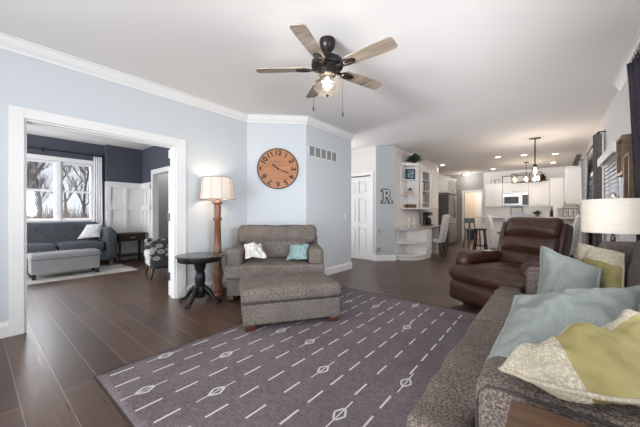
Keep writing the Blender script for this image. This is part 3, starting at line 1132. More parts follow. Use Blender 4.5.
# ---- return air vent and light switch on the far left wall
mb = MB().box((-3.18, 3.60, 2.10), (-3.172, 4.42, 2.30), 0.003)
vt = thing('air_vent', 'white louvred return air vent high on the left wall', 'air vent', (-3.18, 4.01, 2.10))
mb = MB()
mb.box((-3.180, 3.60, 2.10), (-3.168, 4.42, 2.118), 0.002).box((-3.180, 3.60, 2.282), (-3.168, 4.42, 2.30), 0.002)
for k in range(6):
    y = 3.60 + k * 0.16
    mb.box((-3.180, y, 2.10), (-3.168, y + 0.02, 2.30), 0.002)
obj('vent_frame', mb, M['trim'], vt, True)
for k in range(5):
    y = 3.62 + k * 0.16
    m_ = MB().box((-3.1799, y, 2.118), (-3.178, y + 0.14, 2.282))
    for j in range(7):
        z = 2.125 + j * 0.0225
        m_.box((-3.178, y, z), (-3.170, y + 0.14, z + 0.006), 0, None)
    obj('grille', m_, M['vent'], vt, True)
sw = thing('light_switch', 'white light switch plate on the pale blue wall near the hall', 'light switch', (-3.18, 4.70, 1.02))
obj('plate', MB().box((-3.18, 4.66, 1.02), (-3.174, 4.74, 1.14), 0.002), M['white'], sw, True)
obj('rocker', MB().box((-3.175, 4.682, 1.045), (-3.170, 4.718, 1.115), 0.002), M['white'], sw, True)

# ---- floor lamp
LPX, LPY = -3.635, 2.19
lp = thing('floor_lamp', 'floor lamp with turned brown wood column and lit cream shade', 'floor lamp', (LPX, LPY, 0))
obj('base', MB().lathe([(0, 0), (0.105, 0), (0.105, 0.03), (0.088, 0.045), (0.092, 0.07), (0.072, 0.10), (0.060, 0.16), (0.066, 0.25), (0.078, 0.30), (0.060, 0.34), (0.052, 0.37), (0, 0.37)], (0, 0, 0), 24), M['walnut'], lp)
obj('column', MB().lathe([(0, 0.37), (0.058, 0.37), (0.062, 0.40), (0.050, 0.43), (0.046, 0.50), (0.066, 0.54), (0.068, 0.57), (0.052, 0.60), (0.050, 0.72), (0.043, 1.02), (0.062, 1.04), (0.062, 1.065), (0.044, 1.08), (0.048, 1.22), (0.045, 1.255), (0.070, 1.27), (0.070, 1.288), (0.030, 1.30), (0.016, 1.33), (0.012, 1.45), (0, 1.45)], (0, 0, 0), 24), M['walnut'], lp)
mb = MB()
oct_b, oct_t = 0.232, 0.205
for ring_r0, ring_r1, z0, z1 in ((oct_b, oct_t, 1.325, 1.63),):
    mb.lathe([(ring_r0, z0), (ring_r1, z1), (ring_r1 - 0.003, z1), (ring_r0 - 0.003, z0)], (0, 0, 0), 10, smooth=False, closed=False)
shd = obj('lamp_shade', mb, M['shade'], lp)
mb = MB()
for zz, rr_ in ((1.327, 0.233), (1.628, 0.206)):
    pts = [(rr_ * math.cos(2 * PI * (k + .5) / 10), rr_ * math.sin(2 * PI * (k + .5) / 10), zz) for k in range(10)]
    mb.tube(pts, 0.004, 6, None, True)
a0 = YAW - PI / 2 + math.radians(30)
for k in range(10):
    a_ = 2 * PI * (k + .5) / 10
    mb.tube([(0.233 * math.cos(a_), 0.233 * math.sin(a_), 1.327), (0.206 * math.cos(a_), 0.206 * math.sin(a_), 1.628)], 0.0022, 5)
obj('shade_trim', mb, M['tan'], shd)
obj('light_bulb', MB().lathe([(0, 1.45), (0.015, 1.455), (0.03, 1.50), (0.03, 1.52), (0.015, 1.55), (0, 1.555)], (0, 0, 0), 14), M['bulb'], lp)
light('POINT', 'floor_lamp_light', (LPX, LPY, 1.50), 14, (1.0, 0.80, 0.58), radius=0.04)

# ---- round black pedestal table
TX, TY = -3.46, 1.84
tb = thing('pedestal_table', 'round black pedestal side table with claw feet beside the armchair', 'side table', (TX, TY, 0))
obj('tabletop', MB().lathe([(0, 0.578), (0.282, 0.578), (0.302, 0.586), (0.305, 0.596), (0.298, 0.604), (0.28, 0.606), (0, 0.606)], (0, 0, 0), 48), M['tabletop'], tb)
tb.scale = (0.95, 0.95, 1.0)
obj('apron', MB().lathe([(0, 0.528), (0.268, 0.528), (0.275, 0.534), (0.275, 0.578), (0, 0.578)], (0, 0, 0), 40), M['blackwood'], tb)
obj('pedestal', MB().lathe([(0, 0.07), (0.062, 0.07), (0.078, 0.13), (0.074, 0.20), (0.055, 0.22), (0.064, 0.25), (0.070, 0.31), (0.063, 0.37), (0.050, 0.39), (0.066, 0.42), (0.076, 0.47), (0.082, 0.50), (0.10, 0.528), (0, 0.528)], (0, 0, 0), 24), M['blackwood'], tb)
for k in range(4):
    a = YAW + math.radians(-98 + 90 * k)
    ca, sa = math.cos(a), math.sin(a)
    pts = [(0.04, 0.19), (0.09, 0.185), (0.14, 0.14), (0.18, 0.085), (0.215, 0.05), (0.25, 0.04)]
    m_ = MB().tube([(ca * r_, sa * r_, z_) for r_, z_ in pts], [0.026, 0.032, 0.030, 0.025, 0.022, 0.024], 10)
    lg = obj('leg', m_, M['blackwood'], tb)
    f_ = MB()
    for q in (-0.5, 0, 0.5):
        f_.tube([(ca * 0.235, sa * 0.235, 0.045), (math.cos(a + q * 0.16) * 0.262, math.sin(a + q * 0.16) * 0.262, 0.034), (math.cos(a + q * 0.2) * 0.285, math.sin(a + q * 0.2) * 0.285, 0.010)], [0.016, 0.014, 0.008], 7)
    obj('claw_foot', f_, M['blackwood'], lg)

# ---- chair and a half
CH = (-3.069, 2.789, 0)
ac = thing('armchair', 'wide grey tweed armchair with rolled cushions below the clock', 'armchair', CH, math.radians(45))
ac.scale = (1.03, 1.0, 1.0)
mb = MB().box((-0.60, -0.40, 0.05), (0.60, 0.44, 0.27), 0.02)
mb.box((-0.62, -0.42, 0.235), (0.62, 0.42, 0.27), 0.012)
obj('base', mb, M['tweed'], ac)
mb = MB().box((-0.425, -0.47, 0.275), (0.425, 0.20, 0.455)).box((-0.62, -0.485, 0.275), (0.62, -0.36, 0.45))
obj('seat_cushion', mb, M['tweed'], ac, soft=(0.018, 10, 0.008, 6))
for sx in (-1, 1):
    a, b = sorted((sx * 0.43, sx * 0.625))
    obj('arm', MB().rbox((a, -0.355, 0.27), (b, 0.42, 0.645), 0.055, (0.006, 0, 0.012), None, 6, 4, 0.004, sx), M['tweed'], ac)
mb = MB().rbox((-0.60, 0.27, 0.27), (0.60, 0.455, 0.80), 0.05, (0, 0, 0.01))
obj('back_frame', mb, M['tweed'], ac)
T = frame((0, 0.19, 0.68), 0, math.radians(-9))
mb = MB().rbox((-0.43, -0.115, -0.24), (0.43, 0.10, 0.16), 0.07).rbox((-0.575, -0.125, -0.03), (0.575, 0.105, 0.272), 0.095, (0, 0.045, -0.015))
mb.bm.transform(T)
obj('back_cushion', mb, M['tweed'], ac, soft=(0.018, 6, 0.014, 5))
mb = MB()
for sx, sy in ((-1, -1), (1, -1), (-1, 1), (1, 1)):
    obj('foot', MB().box((sx * 0.55 - 0.035, sy * 0.36 - 0.035, 0.0), (sx * 0.55 + 0.035, sy * 0.36 + 0.035, 0.052), 0.006), M['redwood'], ac)
mb = MB()
for k in range(5):
    mb.lathe([(0, 0), (0.013, 0.0), (0.011, 0.007), (0, 0.009)], (-0.14 + 0.07 * k, 0.02, 0.462), 10)


def cushion_thing(name, label, cat, TL, TR, BL, BR, th, m, seed, group=None, pinch=0.06, wr=0.01, trim=None, trim_r=0.006, n=22, piping=True):
    c = sum((Vector(v) for v in (TL, TR, BL, BR)), Vector()) / 4
    zmin = min(v[2] for v in (TL, TR, BL, BR))
    o = obj(name, MB().pillow(TL, TR, BL, BR, th, n, pinch, wr, seed), m)
    off = Vector((c.x, c.y, zmin))
    o.data.transform(Matrix.Translation(-off))
    o.location = off
    tag(o, label, cat, group)
    if piping:
        m_ = MB().tube([p - off for p in edge_path(TL, TR, BL, BR, pinch, 18, wr, seed)], trim_r, 6, None, True)
        obj('piping', m_, trim or m, o)
    return o


def loc45(x, y, z):
    return Matrix.Translation(CH) @ Matrix.Rotation(math.radians(45), 4, 'Z') @ Vector((x, y, z))


cushion_thing('throw_pillow', 'small crumpled white pillow with grey print on the tweed armchair', 'pillow',
              loc45(-0.44, -0.13, 0.685), loc45(-0.22, -0.09, 0.70), loc45(-0.40, -0.29, 0.54), loc45(-0.12, -0.28, 0.53), 0.13, M['whiteprint'], 3, None, 0.08, 0.055)
cushion_thing('throw_pillow', 'small crumpled aqua pillow on the tweed armchair', 'pillow',
              loc45(0.20, -0.04, 0.665), loc45(0.45, -0.10, 0.69), loc45(0.13, -0.23, 0.505), loc45(0.42, -0.28, 0.51), 0.16, M['aqua'], 8, None, 0.10, 0.05)

# ---- ottoman in front of the chair
ot = thing('ottoman', 'large rectangular grey tweed ottoman with cherry feet on the rug edge', 'ottoman', (-2.24, 2.20, 0.011), math.radians(56.6))
obj('body', MB().rbox((-0.49, -0.325, 0.05), (0.49, 0.325, 0.262), 0.022, (0.004, 0.004, 0)), M['tweed'], ot)
obj('top_cushion', MB().rbox((-0.505, -0.335, 0.258), (0.505, 0.335, 0.395), 0.045, (0.008, 0.006, 0.028), None, 8, 4, 0.005, 4), M['tweed'], ot)
obj('piping', MB().tube([(-0.497, -0.33, 0.26), (0.497, -0.33, 0.26), (0.497, 0.33, 0.26), (-0.497, 0.33, 0.26)], 0.006, 6, None, True), M['pipe'], ot)
for sx, sy in ((-1, -1), (1, -1), (-1, 1), (1, 1)):
    obj('foot', MB().box((sx * 0.425 - 0.05, sy * 0.27 - 0.045, 0.0), (sx * 0.425 + 0.05, sy * 0.27 + 0.045, 0.052), 0.008), M['redwood'], ot)

# ---- sofa along the right wall
SY0, SY1 = 0.865, 3.07
so = thing('sofa', 'brown-grey chenille sofa with piped arms along the right wall', 'sofa', (0.12, 1.97, 0))
obj('base', MB().box((-0.30, SY0 + 0.01, 0.07), (0.60, SY1 - 0.01, 0.29), 0.02), M['sofa'], so, True)
mb = MB().box((-0.37, 1.10, 0.29), (0.36, 1.965, 0.47)).box((-0.37, 0.88, 0.29), (-0.19, 1.2, 0.465))
obj('seat_cushion', mb, M['sofa'], so, True, (0.018, 10, 0.010, 6))
mb = MB().box((-0.37, 1.985, 0.29), (0.36, 2.84, 0.47)).box((-0.37, 2.75, 0.29), (-0.19, 3.055, 0.465))
obj('seat_cushion', mb, M['sofa'], so, True, (0.018, 10, 0.010, 6))
for (ya, yb), cu_ in zip(((0.895, 1.945), (2.0, 3.035)), [c for c in so.children if c.name.startswith('seat_cushion')]):
    obj('piping', MB().tube([(-0.345, ya, 0.30), (-0.364, ya + 0.008, 0.36), (-0.362, ya + 0.012, 0.425)] + [(-0.352 + 0.003 * math.sin(k * 2.1), ya + 0.04 + (yb - ya - 0.08) * k / 14, 0.448 + 0.003 * math.sin(k * 1.7)) for k in range(15)] + [(-0.362, yb - 0.012, 0.425), (-0.345, yb, 0.30)], 0.0055, 6), M['pipe'], cu_, True)
for (ya, yb) in ((SY0, 1.085), (2.855, SY1)):
    a_ = obj('arm', MB().rbox((-0.165, ya, 0.07), (0.60, yb, 0.66), 0.04, (0, 0.004, 0.006), None, 8, 4, 0.003, ya), M['sofa'], so, True)
    m_ = MB()
    for yy in (ya + 0.012, yb - 0.012):
        pts = [(-0.155, yy, 0.10), (-0.157, yy, 0.35), (-0.157, yy, 0.60), (-0.150, yy, 0.630), (-0.132, yy, 0.650), (-0.10, yy, 0.653), (0.20, yy, 0.655), (0.56, yy, 0.653)]
        m_.tube(pts, 0.0042, 7)
    obj('piping', m_, M['pipe'], a_, True)
obj('back_frame', MB().rbox((0.50, SY0, 0.07), (0.655, SY1, 0.85), 0.045), M['sofaback'], so, True)
obj('wing', MB().rbox((0.27, 2.93, 0.62), (0.64, 3.075, 0.895), 0.06, (0, 0, 0.015), None, 6, 4, 0.004, 2), M['sofaback'], so, True)
for (ya, yb, sd) in ((1.10, 1.955, 1), (1.965, 2.845, 2)):
    T = frame((0.50, (ya + yb) / 2, 0.70), 0, 0, math.radians(8))
    h_ = (yb - ya) / 2
    mb = MB().rbox((-0.10, -h_, -0.235), (0.10, h_, 0.265), 0.085, (0.035, -0.01, 0.02), T, 8, 4, 0.014, sd, 5)
    obj('back_cushion', mb, M['sofaback'], so, True)
mb = MB()
for (x, y) in ((-0.24, 0.93), (-0.24, 3.0), (0.55, 0.93), (0.55, 3.0)):
    obj('foot', MB().box((x - 0.04, y - 0.035, 0), (x + 0.04, y + 0.035, 0.075), 0.006), M['redwood'], so, True)

so.location.z = 0.016
ac.location.z = 0.016
# four scatter pillows on the sofa
cushion_thing('throw_pillow', 'dusty teal square pillow standing against the far arm of the sofa', 'pillow',
              at(541, 246, 2.10), at(601, 270, 1.76), at(538, 302, 1.96), at(596, 312, 1.68), 0.16, M['teal'], 2, None, 0.05, 0.022, trim_r=0.009, n=30)
cushion_thing('throw_pillow', 'lace and olive pillow tucked behind the upright teal one on the sofa', 'pillow',
              at(579, 243, 2.12), at(624, 254, 1.80), at(571, 296, 2.02), at(625, 303, 1.66), 0.14, M['lace'], 5, None, 0.03, 0.018, n=30)
cushion_thing('throw_pillow', 'long dusty teal pillow with flanged edge lying mid-sofa', 'pillow',
              at(516, 296, 1.43), at(645, 286, 1.24), at(487, 363, 1.17), at(640, 395, 0.94), 0.19, M['teal'], 7, None, 0.06, 0.030, trim_r=0.012, n=36)
cushion_thing('throw_pillow', 'olive pillow with lace corner resting on the nearest sofa arm', 'pillow',
              at(500, 371, 0.765), at(690, 303, 0.81), at(548, 386, 0.615), at(700, 418, 0.565), 0.125, M['lace'], 9, None, 0.05, 0.030, n=36)

# ---- rustic end table in the near corner
et = thing('end_table', 'rustic brown wood end table against the near sofa arm', 'side table', (0.20, 0.54, 0))
mb = MB()
for k in range(4):
    mb.box((-0.275 + k * 0.1385, -0.29, 0.625), (-0.275 + k * 0.1385 + 0.137, 0.29, 0.664), 0.003)
obj('tabletop', mb, M['brownwood'], et)
mb = MB().box((-0.24, -0.25, 0.53), (0.24, -0.23, 0.625)).box((-0.24, 0.23, 0.53), (0.24, 0.25, 0.625)).box((-0.24, -0.23, 0.53), (-0.22, 0.23, 0.625)).box((0.22, -0.23, 0.53), (0.24, 0.23, 0.625))
obj('apron', mb, M['brownwood'], et)
for sx, sy in ((-1, -1), (1, -1), (-1, 1), (1, 1)):
    obj('leg', MB().box((sx * 0.225 - 0.03, sy * 0.235 - 0.03, 0), (sx * 0.225 + 0.03, sy * 0.235 + 0.03, 0.53), 0.004), M['brownwood'], et)
obj('shelf', MB().box((-0.23, -0.24, 0.15), (0.23, 0.24, 0.175), 0.003), M['brownwood'], et)

et.location.z = 0.016

# ---- leather recliner
rc = thing('recliner', 'chocolate brown leather recliner with padded arms beyond the sofa', 'recliner', (-0.36, 4.10, 0), math.radians(-26.7))
rc.scale = (1.04, 1.04, 1.02)
obj('base', MB().box((-0.36, -0.36, 0.0), (0.36, 0.36, 0.10), 0.01), M['black'], rc)
mb = MB().box((-0.46, -0.42, 0.06), (0.46, 0.38, 0.30))
obj('body', mb, M['leather'], rc, soft=(0.02, 5, 0.006, 5))
mb = MB().rbox((-0.45, -0.52, 0.055), (0.45, -0.34, 0.315), 0.065, (0, 0.035, 0), None, 8, 4, 0.012, 2, 6)
obj('footrest', mb, M['leather'], rc)
mb = MB().rbox((-0.455, -0.535, 0.29), (0.455, -0.27, 0.485), 0.085, (0, 0.02, 0.01), None, 8, 4, 0.012, 5, 6).rbox((-0.31, -0.40, 0.28), (0.31, 0.22, 0.49), 0.07, (0, 0.0, 0.03), None, 8, 4, 0.012, 4, 6)
obj('seat', mb, M['leather'], rc, soft=(0.018, 4, 0.008, 7))
for sx in (-1, 1):
    a, b = sorted((sx * 0.29, sx * 0.49))
    mb = MB().rbox((a, -0.38, 0.48), (b, 0.34, 0.62), 0.065, (0.008, 0.01, 0.02), None, 8, 4, 0.012, sx, 6)
    mb.rbox((a + 0.02 * (sx < 0), -0.40, 0.43), (b - 0.02 * (sx > 0), -0.25, 0.60), 0.06, (0, 0.02, 0), None, 6, 4, 0.010, sx + 5, 6)
    a2, b2_ = sorted((sx * 0.33, sx * 0.47))
    mb.box((a2, -0.30, 0.10), (b2_, 0.38, 0.52))
    obj('arm', mb, M['leather'], rc, soft=(0.018, 4, 0.006, 8))
TB = frame((0, 0.22, 0.42), 0, math.radians(-17))
mb = MB().box((-0.30, 0.045, -0.05), (0.30, 0.125, 0.62))
mb.bm.transform(TB)
obj('back_shell', mb, M['leather'], rc, soft=(0.02, 6))
for (z0, z1, dep, wd) in ((0.02, 0.245, 0.12, 0.325), (0.225, 0.44, 0.135, 0.325), (0.425, 0.665, 0.15, 0.305)):
    mb = MB().rbox((-wd, 0.09 - dep, z0), (wd, 0.10, z1), 0.075, (0.0, 0.035, 0.012), TB, 8, 4, 0.013, z0 * 7, 6)
    obj('back_pad', mb, M['leather'], rc)
for sx in (-1, 1):
    a, b = sorted((sx * 0.295, sx * 0.365))
    mb = MB().rbox((a, -0.02, 0.06), (b, 0.13, 0.61), 0.035, (0, 0.01, 0), TB, 6, 4, 0.008, sx + 9, 6)
    obj('wing', mb, M['leather'], rc)

# ---- table lamp and its table beyond the sofa
tt = thing('lamp_table', 'small dark table behind the sofa end under the drum lamp', 'side table', (0.37, 3.29, 0))
obj('tabletop', MB().box((-0.19, -0.19, 0.575), (0.19, 0.19, 0.60), 0.004), M['espresso'], tt)
for sx, sy in ((-1, -1), (1, -1), (-1, 1), (1, 1)):
    obj('leg', MB().box((sx * 0.165 - 0.018, sy * 0.165 - 0.018, 0), (sx * 0.165 + 0.018, sy * 0.165 + 0.018, 0.575), 0.003), M['espresso'], tt)
obj('shelf', MB().box((-0.17, -0.17, 0.2), (0.17, 0.17, 0.22), 0.003), M['espresso'], tt)
tl = thing('table_lamp', 'table lamp with wide ivory drum shade beside the dark curtain', 'table lamp', (0.392, 3.29, 0.60))
obj('base', MB().lathe([(0, 0), (0.075, 0), (0.08, 0.012), (0.06, 0.022), (0.022, 0.035), (0.018, 0.10), (0.03, 0.14), (0.03, 0.17), (0.018, 0.21), (0.016, 0.34), (0.012, 0.345), (0.012, 0.42), (0, 0.42)], (0, 0, 0), 24), M['bronze'], tl)
obj('lamp_shade', MB().lathe([(0.194, 0.375), (0.194, 0.378), (0.192, 0.645), (0.189, 0.645), (0.191, 0.375)], (0, 0, 0), 48, closed=False), M['shade2'], tl)
mb = MB()
mb.lathe([(0, 0.66), (0.012, 0.665), (0.016, 0.68), (0.008, 0.70), (0, 0.703)], (0, 0, 0), 14).tube([(0, 0, 0.42), (0, 0, 0.66)], 0.004, 6)
for k in range(3):
    a = k * 2 * PI / 3
    mb.tube([(0, 0, 0.640), (0.189 * math.cos(a), 0.189 * math.sin(a), 0.640)], 0.002, 5)
obj('finial', mb, M['nickel'], tl)
obj('light_bulb', MB().lathe([(0, 0.42), (0.014, 0.425), (0.03, 0.47), (0.028, 0.50), (0, 0.525)], (0, 0, 0), 14), M['bulb'], tl)
light('POINT', 'table_lamp_light', (0.392, 3.29, 1.10), 9, (1.0, 0.88, 0.72), radius=0.05)


# ---- curtains
def curtain(mb, pts, z0, z1, folds, amp, th=0.012, gather=None, rows=16, per=10, anchor=0.5):
    """pleated cloth hanging along a floor line; gather(f) = width factor at height fraction f"""
    P = [Vector((p[0], p[1])) for p in pts]
    seglen = [(P[i + 1] - P[i]).length for i in range(len(P) - 1)]
    tot = sum(seglen)
    n = folds * per

    def pos(t):
        d = t * tot
        for i, s in enumerate(seglen):
            if d <= s or i == len(seglen) - 1:
                dirv = (P[i + 1] - P[i]) / s
                return P[i] + dirv * d, Vector((-dirv.y, dirv.x))
            d -= s
    verts, faces = [], []
    for side in (0, 1):
        for k in range(rows + 1):
            f = k / rows
            g = gather(f) if gather else 1.0
            for i in range(n + 1):
                t = i / n
                t2 = anchor + (t - anchor) * g
                p, nn = pos(t2)
                ph = 2 * PI * folds * t
                a_ = amp * (0.75 + 0.25 * math.sin(3 * t + 5 * f)) * math.sin(ph + 0.35 * math.sin(4 * f + 6 * t))
                q = p + nn * (a_ + (th / 2 if side else -th / 2))
                verts.append(Vector((q.x, q.y, z0 + (z1 - z0) * f)))
    m_ = (rows + 1) * (n + 1)
    for sd in (0, 1):
        for k in range(rows):
            for i in range(n):
                a = sd * m_ + k * (n + 1) + i
                q = [a, a + 1, a + n + 2, a + n + 1]
                faces.append(q)
    for k in range(rows):
        for i in (0, n):
            a = k * (n + 1) + i
            faces.append([a, a + n + 1, m_ + a + n + 1, m_ + a])
    for k in (0, rows):
        for i in range(n):
            a = k * (n + 1) + i
            faces.append([a, a + 1, m_ + a + 1, m_ + a])
    mb.raw(verts, faces, None, True)
    return mb


gath = lambda f: 0.86 + 0.14 * (f ** 3)
cu = thing('curtain', 'charcoal curtain panel at the right edge beside the drum lamp', 'curtain', (0.58, 3.6, 0))
obj('cloth', curtain(MB(), [(0.625, 3.13), (0.620, 3.50), (0.55, 3.81)], 0.02, 2.485, 8, 0.024, 0.01, lambda f: 0.74 + 0.28 * f ** 2.2, anchor=0.0), M['curtaindark'], cu, True)
for k in range(8):
    y = 3.17 + k * 0.085
    obj('grommet', MB().tube([(0.577 + 0.022 * math.cos(a), y, 2.50 + 0.022 * math.sin(a)) for a in [2 * PI * j / 10 for j in range(10)]], 0.003, 5, None, True), M['black'], cu, True)
rod = thing('curtain_rod', 'black curtain rod carrying the charcoal curtain near the ceiling', 'curtain rod', (0.577, 2.2, 2.50))
obj('rod', MB().tube([(0.577, 0.3, 2.50), (0.577, 3.90, 2.50)], 0.011, 10), M['black'], rod, True)
for y in (0.45, 3.885):
    obj('bracket', MB().box((0.57, y - 0.008, 2.49), (0.68, y + 0.008, 2.51), 0.002).box((0.672, y - 0.02, 2.46), (0.68, y + 0.02, 2.54), 0.002), M['black'], rod, True)
cu = thing('curtain', 'narrow dark slate curtain gathered tight between the two blinds', 'curtain', (0.60, 6.51, 0))
obj('cloth', curtain(MB(), [(0.64, 6.42), (0.565, 6.44), (0.56, 6.58), (0.64, 6.60)], 0.02, 2.425, 5, 0.012, 0.012), M['curtaingrey'], cu, True)
for k in range(3):
    y = 6.45 + k * 0.06
    obj('grommet', MB().tube([(0.60 + 0.018 * math.cos(a), y, 2.44 + 0.018 * math.sin(a)) for a in [2 * PI * j / 10 for j in range(10)]], 0.003, 5, None, True), M['black'], cu, True)
cu = thing('curtain', 'pale grey curtain hanging by the farthest right-hand window', 'curtain', (0.60, 8.8, 0))
obj('cloth', curtain(MB(), [(0.575, 8.02), (0.60, 9.28)], 0.02, 2.355, 11, 0.03, 0.01), M['curtainblue'], cu, True)
rod = thing('curtain_rod', 'dark curtain rod above the blinds on the right wall', 'curtain rod', (0.60, 8.0, 2.38))
obj('rod', MB().tube([(0.60, 6.36, 2.44), (0.60, 6.90, 2.44), (0.60, 6.95, 2.38), (0.60, 9.6, 2.38)], 0.012, 8), M['bronze'], rod, True)
for y in (6.38, 7.4, 9.55):
    z = 2.44 if y < 6.9 else 2.38
    obj('bracket', MB().box((0.595, y - 0.008, z - 0.01), (0.68, y + 0.008, z + 0.01), 0.002), M['bronze'], rod, True)


def blind(label, y0, y1, z0, z1, group=None):
    b = thing('window_blind', label, 'blind', (0.66, (y0 + y1) / 2, z0))
    obj('headrail', MB().box((0.63, y0, z1 - 0.05), (0.668, y1, z1), 0.003), M['slat'], b, True)
    m_ = MB()
    z = z0 + 0.03
    while z < z1 - 0.06:
        T = Matrix.Translation((0.648, 0, z)) @ Matrix.Rotation(math.radians(-20), 4, 'Y')
        m_.box((-0.024, y0 + 0.01, -0.0012), (0.024, y1 - 0.01, 0.0012), 0, T)
        z += 0.058
    obj('slats', m_, M['slat'], b, True)
    obj('bottom_rail', MB().box((0.635, y0 + 0.01, z0), (0.662, y1 - 0.01, z0 + 0.02), 0.003), M['slat'], b, True)
    return b


b1 = blind('white slatted blind nearest the wooden wall frames', 5.05, 6.25, 0.92, 1.93)
obj('valance', MB().box((0.575, 4.86, 1.87), (0.59, 6.30, 1.985), 0.003).box((0.59, 4.86, 1.87), (0.66, 4.875, 1.985)).box((0.59, 6.285, 1.87), (0.66, 6.30, 1.985)), M['slat'], b1, True)
b2x = blind('white slatted blind beyond the dark slate curtain', 7.65, 8.60, 0.92, 1.93)

# ---- two wooden frames on the right wall
for (y0, y1, z0, z1, lab) in ((4.38, 4.74, 1.55, 1.97, 'larger brown wooden frame beside the near blind, hung higher'), (4.04, 4.32, 1.22, 1.74, 'narrower brown wooden frame hung lower, close to the charcoal curtain')):
    f = thing('wall_frame', lab, 'picture frame', (XR, (y0 + y1) / 2, z0), 0, 'wooden frames on the right wall')
    t_ = 0.035
    d_ = 0.09
    m_ = MB().box((XR - d_, y0, z0), (XR - 0.002, y0 + t_, z1), 0.003).box((XR - d_, y1 - t_, z0), (XR - 0.002, y1, z1), 0.003).box((XR - d_, y0 + t_, z0), (XR - 0.002, y1 - t_, z0 + t_), 0.003).box((XR - d_, y0 + t_, z1 - t_), (XR - 0.002, y1 - t_, z1), 0.003)
    obj('frame', m_, M['brownwood'], f, True)
    obj('backing', MB().box((XR - 0.02, y0 + t_, z0 + t_), (XR - 0.003, y1 - t_, z1 - t_)), M['paper'], f, True)
# small black bracket-like fixture near the ceiling
fx = thing('wall_fixture', 'small black angled fixture high on the right wall beyond the curtains', 'wall fixture', (0.66, 9.95, 2.45))
obj('bracket', MB().box((0.56, 9.93, 2.50), (0.678, 9.97, 2.53), 0.003), M['black'], fx, True)
obj('housing', MB().box((-0.05, -0.08, -0.16), (0.05, 0.08, 0.13), 0.012, frame((0.53, 9.95, 2.53), 0, 0, math.radians(18))), M['black'], fx, True)

# ---- letter R on the angled hall wall, and two small plates
mid = at(386, 197, 6.80)
fx = thing('wall_letter', 'letter R sign in white with black edge on the grey angled wall', 'wall letter', (-3.045, 6.272, 1.36), math.radians(45.8))
Tm = Matrix.Translation((0, -0.012, 0.18)) @ R90
for nm__, ext, bold, dz_, mm_ in (('black_edge', 0.012, 0.026, -0.012, 'black'), ('white_face', 0.003, 0.006, -0.0265, 'letter')):
    m_ = MB()
    Tm = Matrix.Translation((0, dz_, 0.18)) @ R90
    add_mesh(m_, text_mesh('R', 0.40, ext, bold), Tm @ Matrix.Scale(0.86, 4, (1, 0, 0)))
    g_ = bold - 0.009
    for (xa, xb, za) in ((-0.130, -0.045, -0.155), (0.050, 0.130, -0.155), (-0.130, -0.07, 0.115)):
        m_.box((xa - g_, za - g_, -ext), (xb + g_, za + 0.035 + g_, ext + 0.0003), 0, Tm)
    obj(nm__, m_, M[mm_], fx)
for z, lab in ((0.66, 'upper small grey wall plate beside the hall door casing'), (0.22, 'lower small grey wall plate beside the hall door casing')):
    p = thing('wall_plate', lab, 'wall plate', (-3.20, 6.08, z), math.radians(45.8))
    obj('plate', MB().box((0.0, -0.012, 0), (0.07, 0.02, 0.11), 0.002), M['nickel'], p)
    obj('socket', MB().box((0.02, -0.016, 0.02), (0.05, -0.010, 0.09), 0.002), M['vent'], p)

# ================================================================== DESK CORNER
mb = MB()
arc = [(-2.90 + 0.50 * math.sin(a), 7.10 - 0.58 * math.cos(a)) for a in [PI / 2 * k / 10 for k in range(11)]]
dk = thing('desk_cabinet', 'white built-in desk cabinet with open quarter-round end shelves', 'cabinet', (-2.65, 7.1, 0))
poly = [(-2.895, 6.53)] + arc[1:] + [(-2.40, 7.12), (-2.895, 7.12)]
def inset(pl, f):
    return [(-2.895 + (p[0] + 2.895) * f, 7.12 + (p[1] - 7.12) * f) for p in pl]
m_ = MB().prism(inset(poly, 0.93), 0.0, 0.09).box((-2.895, 7.10, 0.0), (-2.42, 7.55, 0.09))
obj('plinth', m_, M['cab'], dk, True)
obj('carcass', MB().box((-2.895, 7.10, 0.09), (-2.40, 7.55, 0.765), 0.004), M['cab'], dk, True)
obj('back_panel', MB().box((-2.897, 6.54, 0.09), (-2.885, 7.10, 0.765)), M['cab'], dk, True)
for z in (0.09, 0.40, 0.735):
    obj('shelf', MB().prism(poly, z, z + 0.03, None, 0.004), M['cab'], dk, True)
for k, (za, zb) in enumerate(((0.12, 0.38), (0.40, 0.58), (0.60, 0.745))):
    dr = obj('drawer', MB().box((-2.40, 7.15, za), (-2.382, 7.52, zb), 0.006), M['cab'], dk, True)
    obj('knob', MB().lathe([(0, 0), (0.006, 0), (0.006, 0.012), (0.013, 0.018), (0, 0.025)], (0, 0, 0), 10, Matrix.Translation((-2.382, 7.33, (za + zb) / 2)) @ Matrix.Rotation(PI / 2, 4, 'Y')), M['black'], dr, True)
arc2 = [(-2.90 + 0.56 * math.sin(a), 7.10 - 0.65 * math.cos(a)) for a in [PI / 2 * k / 12 for k in range(13)]]
one('desk_countertop', MB().prism([(-2.898, 6.45)] + arc2[1:] + [(-2.34, 8.33), (-2.898, 8.33)], 0.766, 0.80, None, 0.006), M['granite'],
    'beige granite countertop with rounded end on the desk cabinet', 'countertop')
obj('end_panel', MB().box((-2.895, 8.27, 0.0), (-2.46, 8.30, 0.765), 0.003), M['cab'], dk, True)
for (x, y, hh, lab) in ((-2.74, 6.88, 0.21, 'slim white candle on the rounded counter end, nearer the grey wall'), (-2.66, 7.02, 0.225, 'slim white candle on the rounded counter end, nearer the drawers')):
    k = thing('candle', lab, 'candle', (x, y, 0.80), 0, 'candles on the desk counter')
    obj('holder', MB().lathe([(0, 0), (0.03, 0), (0.032, 0.008), (0.012, 0.02), (0.014, 0.05), (0, 0.05)], (0, 0, 0), 14), M['white'], k)
    obj('wax', MB().lathe([(0, 0.05), (0.011, 0.05), (0.010, hh), (0, hh)], (0, 0, 0), 12), M['white'], k)
cm = thing('coffee_maker', 'black coffee maker on the desk counter under the bookshelf cabinet', 'coffee maker', (-2.70, 8.15, 0.80))
